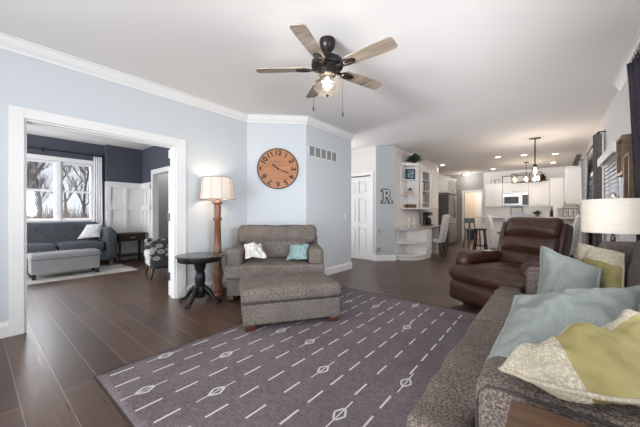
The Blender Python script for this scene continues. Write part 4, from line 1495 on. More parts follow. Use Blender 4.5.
obj('body', MB().box((-0.09, -0.13, 0), (0.10, 0.13, 0.03), 0.008).box((-0.10, -0.13, 0.0), (-0.02, 0.13, 0.36), 0.012).box((-0.10, -0.13, 0.27), (0.10, 0.13, 0.37), 0.014), M['black'], cm)
obj('carafe', MB().lathe([(0, 0.035), (0.055, 0.035), (0.068, 0.09), (0.06, 0.16), (0.045, 0.20), (0.05, 0.22), (0, 0.22)], (0.035, 0, 0), 18), M['darkglass'], cm)

# upper cabinet with open angled end shelves and book niche
UZ0, UZ1 = 1.24, 2.36
uc = thing('wall_cabinet', 'white upper cabinet with open angled end shelves and book niches', 'cabinet', (-2.74, 7.4, UZ0))
tri = [(-2.897, 6.73), (-2.86, 6.73), (-2.575, 7.13), (-2.575, 7.16), (-2.897, 7.16)]
for z, t_ in ((UZ0, 0.03), (1.58, 0.018), (1.965, 0.018), (UZ1 - 0.03, 0.03)):
    obj('shelf', MB().prism(tri, z, z + t_), M['cab'], uc, True)
obj('back_panel', MB().box((-2.899, 6.73, UZ0), (-2.885, 7.16, UZ1)), M['cab'], uc, True)
m_ = MB().box((-2.897, 7.15, UZ0), (-2.57, 7.17, UZ1)).box((-2.897, 8.02, UZ0), (-2.57, 8.04, UZ1)).box((-2.897, 7.17, UZ0), (-2.58, 8.02, UZ0 + 0.025)).box((-2.897, 7.17, UZ1 - 0.03), (-2.58, 8.02, UZ1)).box((-2.897, 7.17, UZ0), (-2.885, 8.02, UZ1))
for z in (1.40, 1.72, 2.0):
    m_.box((-2.885, 7.17, z), (-2.59, 8.02, z + 0.018))
obj('carcass', m_, M['cab'], uc, True)
m_ = MB().box((-2.59, 7.15, UZ0), (-2.565, 7.36, UZ1), 0.003).box((-2.59, 7.94, UZ0), (-2.565, 8.04, UZ1), 0.003).box((-2.59, 7.36, UZ1 - 0.14), (-2.565, 7.94, UZ1), 0.003).box((-2.59, 7.36, UZ0), (-2.565, 7.94, UZ0 + 0.05), 0.003)
obj('face_frame', m_, M['cab'], uc, True)
m_ = MB().prism([(p[0] - 0.0, p[1] - 0.02 if p[1] < 7 else p[1]) for p in [(-2.897, 6.72), (-2.85, 6.70), (-2.55, 7.13), (-2.55, 8.05), (-2.897, 8.05)]], UZ1, UZ1 + 0.03)
obj('crown', m_, M['cab'], uc, True)
uc2 = thing('wall_cabinet', 'tall white upper cabinet with solid door past the book niches', 'cabinet', (-2.74, 8.3, UZ0))
obj('carcass', MB().box((-2.897, 8.06, UZ0 + 0.02), (-2.56, 8.62, UZ1 - 0.02), 0.003), M['cab'], uc2, True)
d_ = obj('door', MB().box((-2.56, 8.08, UZ0 + 0.03), (-2.54, 8.60, UZ1 - 0.03), 0.005), M['cab'], uc2, True)
obj('knob', MB().lathe([(0, 0), (0.006, 0), (0.006, 0.012), (0.013, 0.018), (0, 0.025)], (0, 0, 0), 10, Matrix.Translation((-2.54, 8.12, 1.34)) @ Matrix.Rotation(PI / 2, 4, 'Y')), M['black'], d_, True)
# things on the end shelves
TD = math.radians(54)
pf = thing('picture_frame', 'framed blue picture on the top end shelf of the bookcase cabinet', 'picture frame', (-2.755, 7.03, 1.985), TD)
obj('frame', MB().box((-0.125, -0.01, 0), (0.125, 0.012, 0.03)).box((-0.125, -0.01, 0.24), (0.125, 0.012, 0.27)).box((-0.125, -0.01, 0.03), (-0.095, 0.012, 0.24)).box((0.095, -0.01, 0.03), (0.125, 0.012, 0.24)), M['black'], pf)
obj('picture', MB().box((-0.095, -0.004, 0.03), (0.095, 0.010, 0.24)), M['bluepic'], pf)
pt = thing('potted_plant', 'blush pot with small plant on the middle end shelf', 'potted plant', (-2.77, 7.02, 1.60))
obj('pot', MB().lathe([(0, 0), (0.06, 0), (0.075, 0.04), (0.07, 0.09), (0.055, 0.11), (0, 0.105)], (0, 0, 0), 18), M['terracotta'], pt)
rnd = random.Random(4)


def leaves(mb, c, n, rad, ln, wd, droop=0.0):
    for _ in range(n):
        th, ph = rnd.uniform(0, 2 * PI), rnd.uniform(0.1, 1.2)
        d = Vector((math.cos(th) * math.sin(ph), math.sin(th) * math.sin(ph), math.cos(ph)))
        s = d.cross(Vector((0, 0, 1))).normalized()
        p0 = Vector(c) + d * rnd.uniform(0.1, 0.5) * rad
        p1 = p0 + d * ln * rnd.uniform(.6, 1)
        p2 = p1 + d * ln * 0.6 - Vector((0, 0, droop * ln * rnd.uniform(.3, 1.2)))
        up = s.cross(d) * wd * 0.25
        mb.raw([p0, p1 + s * wd, p1 - s * wd, p2, p1 + up], [[0, 1, 4], [0, 4, 2], [1, 3, 4], [4, 3, 2]])
    return mb


obj('leaves', leaves(MB(), (0, 0, 0.10), 26, 0.05, 0.05, 0.012), M['green'], pt)
bx = thing('storage_box', 'low woven brown box on the bottom end shelf', 'box', (-2.75, 7.04, 1.27), TD)
obj('body', MB().box((-0.13, -0.05, 0), (0.13, 0.05, 0.09), 0.008), M['brownwood'], bx)
obj('lid', MB().box((-0.135, -0.055, 0.09), (0.135, 0.055, 0.115), 0.006), M['paper'], bx)
pl = thing('potted_fern', 'leafy green fern on top of the bookcase cabinet', 'potted plant', (-2.70, 7.10, UZ1 + 0.03))
obj('pot', MB().lathe([(0, 0), (0.06, 0), (0.07, 0.035), (0.065, 0.04), (0, 0.035)], (0, 0, 0), 18), M['espresso'], pl)
obj('leaves', leaves(MB(), (0, 0, 0.035), 220, 0.16, 0.15, 0.022, 0.75), M['green'], pl)
# books in the niches
bc = [('dark green', (0.03, 0.06, 0.045)), ('cream', (0.62, 0.57, 0.48)), ('black', (0.02, 0.02, 0.022)), ('rust brown', (0.22, 0.09, 0.045)), ('pale grey', (0.5, 0.5, 0.5)), ('navy blue', (0.03, 0.045, 0.10)), ('tan', (0.38, 0.28, 0.18))]
bm_ = {n_: mat('book_' + n_.replace(' ', '_'), c_, 0.6) for n_, c_ in bc}
for z, shelf, grp in ((1.738, 'upper', 'books on the upper niche shelf'), (1.418, 'lower', 'books on the lower niche shelf')):
    y = 7.39
    for k, (n_, c_) in enumerate(bc if shelf == 'upper' else bc[::-1]):
        t_ = rnd.uniform(0.045, 0.075)
        hh = rnd.uniform(0.17, 0.235)
        bk = thing('book', '%s book standing on the %s niche shelf of the bookcase cabinet' % (n_, shelf), 'book', (-2.68, y + t_ / 2, z), 0, grp)
        obj('cover', MB().box((-0.09, -t_ / 2, 0), (0.085, t_ / 2, hh), 0.004), bm_[n_], bk)
        obj('pages', MB().box((-0.092, -t_ / 2 + 0.005, 0.006), (-0.05, t_ / 2 - 0.005, hh + 0.001)), M['paper'], bk)
        y += t_ + 0.006
bk = one('basket', MB().box((-2.86, 7.42, 2.019), (-2.62, 7.86, 2.24), 0.02), M['curtainblue'], 'grey fabric storage basket in the top niche above the books', 'basket')


def parsons_chair(label, loc, rz, group='light linen dining chairs', rounded=False, seat=0.48, top=1.10):
    """high-backed upholstered chair; faces local -y"""
    c = thing('dining_chair', label, 'chair', loc, rz, group)
    for sx in (-1, 1):
        obj('leg', MB().tube([(sx * 0.19, -0.19, seat - 0.10), (sx * 0.19, -0.20, 0)], [0.026, 0.017], 8), M['espresso'], c)
        obj('leg', MB().tube([(sx * 0.18, 0.20, seat - 0.10), (sx * 0.18, 0.25, 0)], [0.026, 0.017], 8), M['espresso'], c)
    obj('seat', MB().rbox((-0.235, -0.25, seat - 0.12), (0.235, 0.24, seat), 0.035, (0, 0, 0.012)), M['chaircloth'], c)
    T = frame((0, 0.205, seat - 0.06), 0, math.radians(-9))
    hh = top - seat + 0.06
    mb = MB().rbox((-0.235, -0.035, 0.0), (0.235, 0.045, hh), 0.035, (0, 0.012, 0.03 if rounded else 0.012), T, 8, 4)
    if rounded:
        for v in mb.bm.verts:
            if v.co.z > top - 0.25:
                v.co.z -= 0.9 * (v.co.x ** 2) * ((v.co.z - top + 0.25) / 0.25) * 1.6
    b_ = obj('backrest', mb, M['chaircloth'], c)
    return c


parsons_chair('light linen high-backed chair tucked under the granite desk counter', (-2.44, 7.87, 0), -PI / 2)

# ================================================================== KITCHEN
fr = thing('refrigerator', 'stainless french-door refrigerator with two bottom drawers', 'refrigerator', (-3.08, 10.96, 0))
obj('cabinet', MB().box((-3.46, 10.50, 0.02), (-2.78, 11.42, 1.79), 0.006), M['steeldark'], fr, True)
for (ya, yb, hy) in ((10.505, 10.957, 10.91), (10.963, 11.415, 11.01)):
    d_ = obj('door', MB().box((-2.775, ya, 0.86), (-2.72, yb, 1.785), 0.012), M['steel'], fr, True)
    obj('handle', MB().tube([(-2.72, hy, 0.98), (-2.675, hy, 1.0), (-2.67, hy, 1.35), (-2.675, hy, 1.66), (-2.72, hy, 1.68)], 0.013, 8), M['steel'], d_, True)
for (za, zb) in ((0.46, 0.85), (0.08, 0.45)):
    d_ = obj('drawer', MB().box((-2.775, 10.505, za), (-2.72, 11.415, zb), 0.012), M['steel'], fr, True)
    obj('handle', MB().tube([(-2.72, 10.58, zb - 0.07), (-2.675, 10.60, zb - 0.07), (-2.675, 11.32, zb - 0.07), (-2.72, 11.34, zb - 0.07)], 0.013, 8), M['steel'], d_, True)


def door_panel(mb, axis, face, a, b, z0, z1, beads=0, th=0.02, sgn=1):
    """a shaker door with optional vertical bead grooves. axis 'x': the face is at constant x, spans a..b in y"""
    def bx_(lo_a, hi_a, z0_, z1_, d0, d1, bev=0.002):
        p, q = sorted((face + sgn * d0, face + sgn * d1))
        if axis == 'x':
            mb.box((p, lo_a, z0_), (q, hi_a, z1_), bev)
        else:
            mb.box((lo_a, p, z0_), (hi_a, q, z1_), bev)
    bx_(a, b, z0, z1, 0, th * 0.6)
    s = 0.055
    bx_(a, a + s, z0, z1, th * 0.6, th)
    bx_(b - s, b, z0, z1, th * 0.6, th)
    bx_(a + s, b - s, z0, z0 + s, th * 0.6, th)
    bx_(a + s, b - s, z1 - s, z1, th * 0.6, th)
    for k in range(beads):
        c = a + s + (b - a - 2 * s) * (k + 0.5) / beads
        w_ = (b - a - 2 * s) / beads * 0.31
        bx_(c - w_, c + w_, z0 + s, z1 - s, th * 0.6, th * 1.0, 0.003)
    return mb


def knob_at(parent, p, rot):
    return obj('knob', MB().lathe([(0, 0), (0.007, 0), (0.007, 0.014), (0.016, 0.02), (0.012, 0.03), (0, 0.031)], (0, 0, 0), 10, Matrix.Translation(p) @ rot), M['black'], parent, True)


RX90 = Matrix.Rotation(PI / 2, 4, 'X')
RY90 = Matrix.Rotation(PI / 2, 4, 'Y')
ov = thing('wall_cabinet', 'white two-door cabinet above the stainless refrigerator', 'cabinet', (-3.1, 11.0, 1.86))
obj('carcass', MB().box((-3.49, 10.45, 1.86), (-2.80, 11.62, 2.38), 0.003), M['cab'], ov, True)
obj('crown', MB().box((-3.49, 10.42, 2.38), (-2.76, 11.65, 2.42), 0.008), M['cab'], ov, True)
for (a, b, hy) in ((10.47, 11.02, 10.97), (11.04, 11.60, 11.09)):
    d_ = obj('door', door_panel(MB(), 'x', -2.80, a, b, 1.89, 2.36, 5), M['cab'], ov, True)
    knob_at(d_, (-2.78, hy, 1.94), RY90)


def upper(label, x0, x1, z0, z1, ndoor, beads, yf=12.47):
    u = thing('wall_cabinet', label, 'cabinet', ((x0 + x1) / 2, 12.6, z0))
    obj('carcass', MB().box((x0, yf, z0), (x1, 12.795, z1), 0.003), M['cab'], u, True)
    obj('crown', MB().box((x0, yf - 0.03, z1), (x1, 12.795, z1 + 0.035), 0.006), M['cab'], u, True)
    w_ = (x1 - x0) / ndoor
    for k in range(ndoor):
        a, b = x0 + k * w_ + 0.010, x0 + (k + 1) * w_ - 0.010
        d_ = obj('door', door_panel(MB(), 'y', yf, a, b, z0 + 0.02, z1 - 0.02, beads, 0.02, -1), M['cab'], u, True)
        kx = (b - 0.04) if (k % 2 == 0 and ndoor > 1) else (a + 0.04)
        knob_at(d_, (kx, yf - 0.02, z0 + 0.07), RX90)
    return u


upper('white beadboard upper cabinet left of the microwave', -1.96, -1.395, 1.38, 2.22, 2, 3)
upper('short white upper cabinet directly above the microwave', -1.39, -0.61, 1.86, 2.22, 2, 4)
upper('white beadboard upper cabinet right of the microwave', -0.605, -0.03, 1.38, 2.22, 2, 3)
upper('tall plain white corner cabinet right of the beadboard ones', -0.02, 0.34, 1.30, 2.30, 1, 0, 12.40)
rcab = thing('wall_cabinet', 'white upper cabinet on the right wall, its plain side facing the room', 'cabinet', (0.5, 10.5, 1.35))
obj('carcass', MB().box((0.335, 10.0, 1.36), (0.675, 11.1, 2.34), 0.003), M['cab'], rcab, True)
obj('crown', MB().box((0.305, 9.975, 2.34), (0.675, 11.12, 2.375), 0.006), M['cab'], rcab, True)
for (a, b, hy) in ((10.02, 10.54, 10.5), (10.56, 11.08, 10.6)):
    d_ = obj('door', door_panel(MB(), 'x', 0.335, a, b, 1.38, 2.32, 4, 0.02, -1), M['cab'], rcab, True)
    knob_at(d_, (0.315, hy, 1.44), Matrix.Rotation(-PI / 2, 4, 'Y'))
mw = thing('microwave', 'stainless over-range microwave with dark glass door', 'microwave', (-1.0, 12.6, 1.41))
obj('case', MB().box((-1.385, 12.42, 1.41), (-0.615, 12.795, 1.855), 0.006), M['steel'], mw, True)
d_ = obj('door', MB().box((-1.38, 12.39, 1.44), (-0.80, 12.42, 1.80), 0.006), M['steel'], mw, True)
obj('window', MB().box((-1.33, 12.385, 1.49), (-0.89, 12.392, 1.74), 0.003), M['darkglass'], d_, True)
obj('handle', MB().tube([(-0.835, 12.39, 1.47), (-0.835, 12.35, 1.49), (-0.835, 12.35, 1.75), (-0.835, 12.39, 1.77)], 0.012, 8), M['steel'], d_, True)
obj('control_panel', MB().box((-0.79, 12.40, 1.44), (-0.625, 12.42, 1.80), 0.004), M['darkglass'], mw, True)
obj('vent_strip', MB().box((-1.38, 12.405, 1.805), (-0.62, 12.42, 1.85), 0.003), M['nickel'], mw, True)
one('backsplash', MB().box((-2.0, 12.785, 0.96), (0.67, 12.799, 1.38)), M['tile'], 'pale tiled backsplash between kitchen counter and upper cabinets', 'backsplash')
kb = thing('base_cabinet', 'long white base cabinet run under the microwave wall', 'cabinet', (-0.7, 12.5, 0))
obj('carcass', MB().box((-2.0, 12.22, 0.0), (0.66, 12.78, 0.90), 0.004), M['cab'], kb, True)
for k in range(5):
    a = -1.98 + k * 0.525
    d_ = obj('door', door_panel(MB(), 'y', 12.22, a, a + 0.51, 0.12, 0.87, 4, 0.02, -1), M['cab'], kb, True)
    knob_at(d_, (a + 0.05, 12.20, 0.80), RX90)
one('kitchen_countertop', MB().box((-2.02, 12.17, 0.902), (0.67, 12.784, 0.94), 0.006), M['counter'], 'pale countertop along the far kitchen wall', 'countertop')
pf = thing('picture_frame', 'small dark-framed print leaning on the backsplash under the microwave', 'picture frame', (-0.98, 12.74, 0.94))
obj('frame', MB().box((-0.19, -0.012, 0.0), (0.19, 0.012, 0.03)).box((-0.19, -0.012, 0.25), (0.19, 0.012, 0.28)).box((-0.19, -0.012, 0.03), (-0.16, 0.012, 0.25)).box((0.16, -0.012, 0.03), (0.19, 0.012, 0.25)), M['greymetal'], pf)
pf.location.z = 1.085
obj('print', MB().box((-0.16, -0.006, 0.03), (0.16, 0.010, 0.25)), M['paper'], pf)
obj('hook', MB().box((-0.01, 0.0, 0.26), (0.01, 0.043, 0.30)), M['greymetal'], pf)
# peninsula with raised bar
pn = thing('peninsula', 'pale grey panelled kitchen peninsula behind the recliner', 'kitchen island', (-0.5, 9.8, 0))
obj('body', MB().box((-1.62, 9.62, 0.0), (0.66, 10.0, 1.0), 0.004), M['cab'], pn, True)
m_ = MB()
for k in range(5):
    a = -1.60 + k * 0.452
    door_panel(m_, 'y', 9.62, a + 0.01, a + 0.44, 0.12, 0.97, 0, 0.02, -1)
obj('panel', m_, M['cab'], pn, True)
one('bar_countertop', MB().box((-1.72, 9.34, 1.001), (0.67, 10.06, 1.042), 0.006), M['counter'], 'long pale bar countertop on the kitchen peninsula', 'countertop')
# things on the bar
bkp = at(572, 214, 7.45)
wb = thing('wire_basket', 'wire basket of white dishes on the bar near the right wall', 'basket', (0.40, 9.66, 1.042))
m_ = MB()
for k in range(7):
    a = -0.15 + 0.05 * k
    m_.tube([(a, -0.10, 0.0), (a, -0.12, 0.12), (a, -0.11, 0.22)], 0.004, 5).tube([(a, 0.10, 0.0), (a, 0.12, 0.12), (a, 0.11, 0.22)], 0.004, 5)
for z, r_ in ((0.005, 0.10), (0.12, 0.12), (0.22, 0.11)):
    m_.tube([(-0.16, -r_, z), (0.16, -r_, z), (0.16, r_, z), (-0.16, r_, z)], 0.005, 5, None, True)
arcp = [(0.16 * math.cos(t), 0, 0.22 + 0.13 * math.sin(t)) for t in [PI * k / 10 for k in range(11)]]
m_.tube(arcp, 0.006, 6)
obj('wires', m_, M['greymetal'], wb)
for k, (x, y) in enumerate(((0.31, 9.66), (0.40, 9.66), (0.49, 9.66))):
    c_ = tag(centre_origin(obj('cup', MB().lathe([(0, 0.008), (0.03, 0.008), (0.038, 0.03), (0.040, 0.16 + 0.02 * (k == 1)), (0.036, 0.16 + 0.02 * (k == 1)), (0.034, 0.03), (0, 0.02)], (x, y, 1.042), 14), M['white'])),
             ['white cup at the left end of the wire basket on the bar', 'tallest white cup in the middle of the wire basket on the bar', 'white cup at the right end of the wire basket on the bar'][k], 'cup', 'white cups in the wire basket')
for (x, y, hh, m__, lab) in ((0.02, 9.75, 0.26, 'darkglass', 'dark bottle on the bar beside the wire basket'), (0.10, 9.62, 0.30, 'white', 'tall white canister on the bar beside the dark bottle')):
    b_ = thing('bottle' if m__ == 'darkglass' else 'canister', lab, 'bottle' if m__ == 'darkglass' else 'canister', (x, y, 1.042))
    if m__ == 'darkglass':
        obj('body', MB().lathe([(0, 0), (0.036, 0), (0.037, 0.14), (0.014, 0.19), (0.013, hh - 0.02), (0, hh - 0.02)], (0, 0, 0), 14), M[m__], b_)
        obj('cap', MB().lathe([(0, hh - 0.02), (0.015, hh - 0.02), (0.015, hh), (0, hh)], (0, 0, 0), 12), M['black'], b_)
    else:
        obj('body', MB().lathe([(0, 0), (0.05, 0), (0.052, 0.22), (0, 0.22)], (0, 0, 0), 18), M[m__], b_)
        obj('lid', MB().lathe([(0, 0.222), (0.054, 0.222), (0.05, 0.25), (0.02, 0.27), (0, 0.28)], (0, 0, 0), 18), M[m__], b_)
dp = thing('potted_plant', 'dark leafy plant on the kitchen counter under the right beadboard cabinet', 'potted plant', (-0.36, 12.40, 0.94))
obj('pot', MB().lathe([(0, 0), (0.06, 0), (0.075, 0.12), (0, 0.11)], (0, 0, 0), 14), M['black'], dp)
obj('leaves', leaves(MB(), (0, 0, 0.12), 60, 0.10, 0.13, 0.03, 0.3), M['green'], dp)
cn = thing('canister', 'white jar on the kitchen counter beside the dark plant', 'canister', (-0.10, 12.62, 0.94))
obj('body', MB().lathe([(0, 0), (0.07, 0), (0.075, 0.24), (0, 0.24)], (0, 0, 0), 16), M['white'], cn)
obj('lid', MB().lathe([(0, 0.242), (0.078, 0.242), (0.06, 0.27), (0, 0.28)], (0, 0, 0), 16), M['white'], cn)
# decor on top of the upper cabinets
sg = thing('wall_sign', 'long wood-framed white sign standing on the cabinets above the microwave', 'sign', (-1.0, 12.66, 2.26))
sg.location.z = 2.256
obj('frame', MB().box((-0.43, -0.015, 0.0), (0.43, 0.015, 0.03)).box((-0.43, -0.015, 0.25), (0.43, 0.015, 0.28)).box((-0.43, -0.015, 0.03), (-0.40, 0.015, 0.25)).box((0.40, -0.015, 0.03), (0.43, 0.015, 0.25)), M['brownwood'], sg)
obj('board', MB().box((-0.40, -0.008, 0.03), (0.40, 0.012, 0.25)), M['paper'], sg)
for x, lab in ((-1.72, 'small dark frame on the cabinet top, farther from the long sign'), (-1.58, 'small dark frame on the cabinet top, next to the long sign')):
    f = thing('picture_frame', lab, 'picture frame', (x, 12.65, 2.256), 0, 'small frames on the cabinet top')
    obj('frame', MB().box((-0.06, -0.01, 0), (0.06, 0.01, 0.02)).box((-0.06, -0.01, 0.15), (0.06, 0.01, 0.17)).box((-0.06, -0.01, 0.02), (-0.04, 0.01, 0.15)).box((0.04, -0.01, 0.02), (0.06, 0.01, 0.15)), M['greymetal'], f)
    obj('print', MB().box((-0.04, -0.005, 0.02), (0.04, 0.008, 0.15)), M['paper'], f)
ln = thing('lantern', 'black metal lantern on the cabinet top right of the sign', 'lantern', (-0.22, 12.62, 2.256))
obj('body', MB().lathe([(0, 0), (0.10, 0), (0.115, 0.02), (0.10, 0.05), (0.075, 0.10), (0.10, 0.14), (0.05, 0.19), (0.055, 0.21), (0.03, 0.25), (0, 0.26)], (0, 0, 0), 18), M['black'], ln)
obj('handle', MB().tube([(0.05 * math.cos(t), 0, 0.24 + 0.06 * math.sin(t)) for t in [PI * k / 8 for k in range(9)]], 0.005, 6), M['black'], ln)

# stools
st = thing('bar_stool', 'dark brown wooden bar stool at the end of the peninsula', 'stool', (-1.55, 9.10, 0))
obj('seat', MB().lathe([(0, 0.66), (0.16, 0.66), (0.175, 0.675), (0.175, 0.695), (0.16, 0.705), (0, 0.70)], (0, 0, 0), 24), M['redwood'], st)
for sx, sy in ((-1, -1), (1, -1), (-1, 1), (1, 1)):
    obj('leg', MB().tube([(sx * 0.10, sy * 0.10, 0.665), (sx * 0.155, sy * 0.155, 0)], [0.019, 0.021], 8), M['redwood'], st)
m_ = MB()
q = [(-0.14, -0.14), (0.14, -0.14), (0.14, 0.14), (-0.14, 0.14)]
for k in range(4):
    m_.tube([(*q[k], 0.22 + 0.08 * (k % 2)), (*q[(k + 1) % 4], 0.22 + 0.08 * (k % 2))], 0.011, 7)
obj('stretcher', m_, M['redwood'], st)
gs = thing('counter_chair', 'grey-blue metal counter chair in front of the mud-room doorway', 'stool', (-1.97, 10.22, 0), math.radians(35))
obj('seat', MB().rbox((-0.19, -0.19, 0.60), (0.19, 0.19, 0.635), 0.015), M['greymetal'], gs)
for sx in (-1, 1):
    obj('leg', MB().tube([(sx * 0.15, -0.15, 0.61), (sx * 0.19, -0.19, 0)], 0.022, 8), M['greymetal'], gs)
    obj('leg', MB().tube([(sx * 0.15, 0.15, 0.61), (sx * 0.19, 0.19, 0)], 0.022, 8), M['greymetal'], gs)
m_ = MB()
for sx in (-1, 1):
    m_.tube([(sx * 0.16, 0.17, 0.61), (sx * 0.16, 0.22, 0.90)], 0.018, 8)
m_.box((-0.17, 0.195, 0.82), (0.17, 0.225, 0.98), 0.008).box((-0.03, 0.18, 0.62), (0.03, 0.21, 0.85), 0.004)
obj('backrest', m_, M['greymetal'], gs)

# dining table and chairs
dt = thing('dining_table', 'wooden dining table behind the leather recliner', 'table', (-0.42, 7.45, 0))
obj('tabletop', MB().box((-0.42, -0.75, 0.715), (0.42, 0.75, 0.755), 0.008), M['brownwood'], dt)
obj('apron', MB().box((-0.36, -0.68, 0.63), (0.36, 0.68, 0.715), 0.004), M['chaircloth'], dt)
for sx, sy in ((-1, -1), (1, -1), (-1, 1), (1, 1)):
    obj('leg', MB().lathe([(0, 0), (0.028, 0), (0.035, 0.25), (0.045, 0.50), (0.03, 0.54), (0.045, 0.60), (0.045, 0.63), (0, 0.63)], (sx * 0.33, sy * 0.64, 0), 12), M['cab'], dt)
parsons_chair('light linen high-backed chair left of the recliner, at the table', (-0.80, 7.45, 0), PI / 2)
parsons_chair('light linen high-backed chair between recliner and drum lamp', (0.10, 7.20, 0), -PI / 2)
parsons_chair('light linen round-topped chair with its back to the recliner', (-0.41, 6.42, 0), PI, rounded=True, top=1.13)

# mud room
bn = thing('bin', 'navy bin on the mud-room floor seen through the kitchen doorway', 'bin', (-2.66, 13.6, 0))
obj('body', MB().lathe([(0, 0), (0.15, 0), (0.18, 0.42), (0, 0.42)], (0, 0, 0), 20), M['bin'], bn)
obj('lid', MB().lathe([(0, 0.421), (0.19, 0.421), (0.17, 0.47), (0.05, 0.49), (0, 0.49)], (0, 0, 0), 20), M['bin'], bn)
ct = thing('coat', 'tan coat hanging on the mud-room wall beyond the kitchen doorway', 'coat', (-3.44, 14.4, 0.9))
obj('cloth', curtain(MB(), [(-3.42, 14.25), (-3.42, 14.62)], 0.9, 1.75, 3, 0.03, 0.05), M['tan'], ct, True)
obj('hook', MB().box((-3.495, 14.42, 1.73), (-3.42, 14.45, 1.76), 0.003), M['black'], ct, True)
light('POINT', 'mudroom_light', (-2.4, 13.9, 2.45), 34, (1.0, 0.88, 0.76), radius=0.1)
fl_ = thing('flush_light', 'flush ceiling light with opal bowl near the mud-room doorway', 'ceiling light', (-2.60, 12.45, H))
obj('base', MB().lathe([(0, 0), (0.15, 0), (0.155, -0.02), (0, -0.025)], (0, 0, 0), 24), M['nickel'], fl_)
obj('bowl', MB().lathe([(0.145, -0.022), (0.13, -0.06), (0.08, -0.09), (0, -0.10)], (0, 0, 0), 24, closed=False), M['opal'], fl_)
light('POINT', 'flush_light_lamp', (-2.60, 12.45, H - 0.2), 8, (1.0, 0.9, 0.78), radius=0.1)

# recessed downlights
cans = [(-1.17, 9.48, 'recessed downlight above the end of the peninsula, left of the chandelier'), (-0.57, 9.61, 'recessed downlight above the middle of the peninsula'), (0.09, 9.97, 'recessed downlight right of the pendant, near the right wall'),
        (-1.62, 11.92, 'small far recessed downlight in front of the left kitchen cabinets'), (-2.80, 9.90, 'recessed downlight beside the bookcase cabinet'), (0.06, 11.6, 'far recessed downlight before the corner cabinet')]
for x, y, lab in cans:
    c_ = thing('recessed_light', lab, 'ceiling light', (x, y, H), 0, 'recessed kitchen downlights')
    obj('trim_ring', MB().lathe([(0.062, 0.0), (0.095, 0.0), (0.095, -0.006), (0.088, -0.010), (0.062, -0.004)], (0, 0, 0), 24, closed=False), M['trim'], c_)
    obj('lens', MB().lathe([(0, -0.002), (0.064, -0.002), (0.064, -0.004), (0, -0.004)], (0, 0, 0), 20), M['can'], c_)
    light('SPOT', 'downlight_beam', (x, y, H - 0.03), 10, (1.0, 0.92, 0.85), rot=(0, 0, 0), spot=math.radians(150), radius=0.06)
fl2 = thing('flush_light', 'flush hall ceiling light behind the end of the blue wall', 'ceiling light', (-3.75, 5.45, H))
obj('base', MB().lathe([(0, 0), (0.14, 0), (0.145, -0.02), (0, -0.025)], (0, 0, 0), 24), M['nickel'], fl2)
obj('bowl', MB().lathe([(0.135, -0.022), (0.12, -0.055), (0.07, -0.08), (0, -0.09)], (0, 0, 0), 24, closed=False), M['opal'], fl2)
light('POINT', 'hall_lamp', (-3.75, 5.45, H - 0.3), 3, (1.0, 0.88, 0.78), radius=0.1)

# pendant and chandelier
PX, PY = -0.262, 7.60
pd = thing('pendant_light', 'single glass pendant on a long dark rod over the dining table', 'pendant light', (PX, PY, H))
obj('canopy', MB().box((-0.10, -0.04, -0.02), (0.10, 0.04, 0.0), 0.006), M['bronze'], pd)
obj('rod', MB().tube([(0, 0, -0.02), (0, 0, -0.60)], 0.011, 8), M['bronze'], pd)
obj('socket', MB().lathe([(0, -0.56), (0.03, -0.565), (0.035, -0.62), (0, -0.63)], (0, 0, 0), 14), M['bronze'], pd)
obj('glass_shade', MB().lathe([(0.036, -0.60), (0.05, -0.66), (0.085, -0.76), (0.09, -0.86), (0.078, -0.90)], (0, 0, 0), 24, closed=False), M['globe'], pd)
obj('light_bulb', MB().lathe([(0, -0.62), (0.014, -0.63), (0.03, -0.69), (0.028, -0.73), (0, -0.75)], (0, 0, 0), 14), M['bulb'], pd)
light('POINT', 'pendant_lamp', (PX, PY, H - 0.86), 34, (1.0, 0.88, 0.76), radius=0.05)
CXx, CYy = -0.60, 11.0
cd = thing('chandelier', 'linear dark chandelier with clear glass shades and lit bulbs in the kitchen', 'chandelier', (CXx, CYy, H))
obj('canopy', MB().lathe([(0, 0), (0.07, 0), (0.07, -0.02), (0, -0.025)], (0, 0, 0), 20), M['bronze'], cd)
obj('rod', MB().tube([(0, 0, -0.02), (0, 0, -0.62)], 0.008, 8), M['bronze'], cd)
m_ = MB()
for y in (-0.13, 0.13):
    m_.tube([(-0.38, y, -0.62), (0.38, y, -0.62)], 0.009, 6).tube([(-0.38, y, -0.34), (0.38, y, -0.34)], 0.006, 6)
for x in (-0.38, 0.38):
    m_.tube([(x, -0.13, -0.62), (x, 0.13, -0.62)], 0.009, 6)
    for y in (-0.13, 0.13):
        m_.tube([(x, y, -0.62), (x, y, -0.34)], 0.006, 6)
m_.tube([(0, -0.13, -0.62), (0, 0.13, -0.62)], 0.009, 6)
obj('frame', m_, M['bronze'], cd)
for k in range(6):
    x, y = -0.30 + 0.30 * (k // 2), -0.13 if k % 2 else 0.13
    g_ = obj('glass_shade', MB().lathe([(0.045, -0.60), (0.062, -0.595), (0.075, -0.40), (0.075, -0.38)], (x, y, 0), 16, closed=False), M['globe'], cd)
    obj('light_bulb', MB().lathe([(0, -0.60), (0.012, -0.595), (0.030, -0.53), (0.026, -0.49), (0, -0.465)], (x, y, 0), 12), M['bulb'], g_)
light('POINT', 'chandelier_lamp', (CXx, CYy, H - 0.75), 14, (1.0, 0.86, 0.70), radius=0.2)

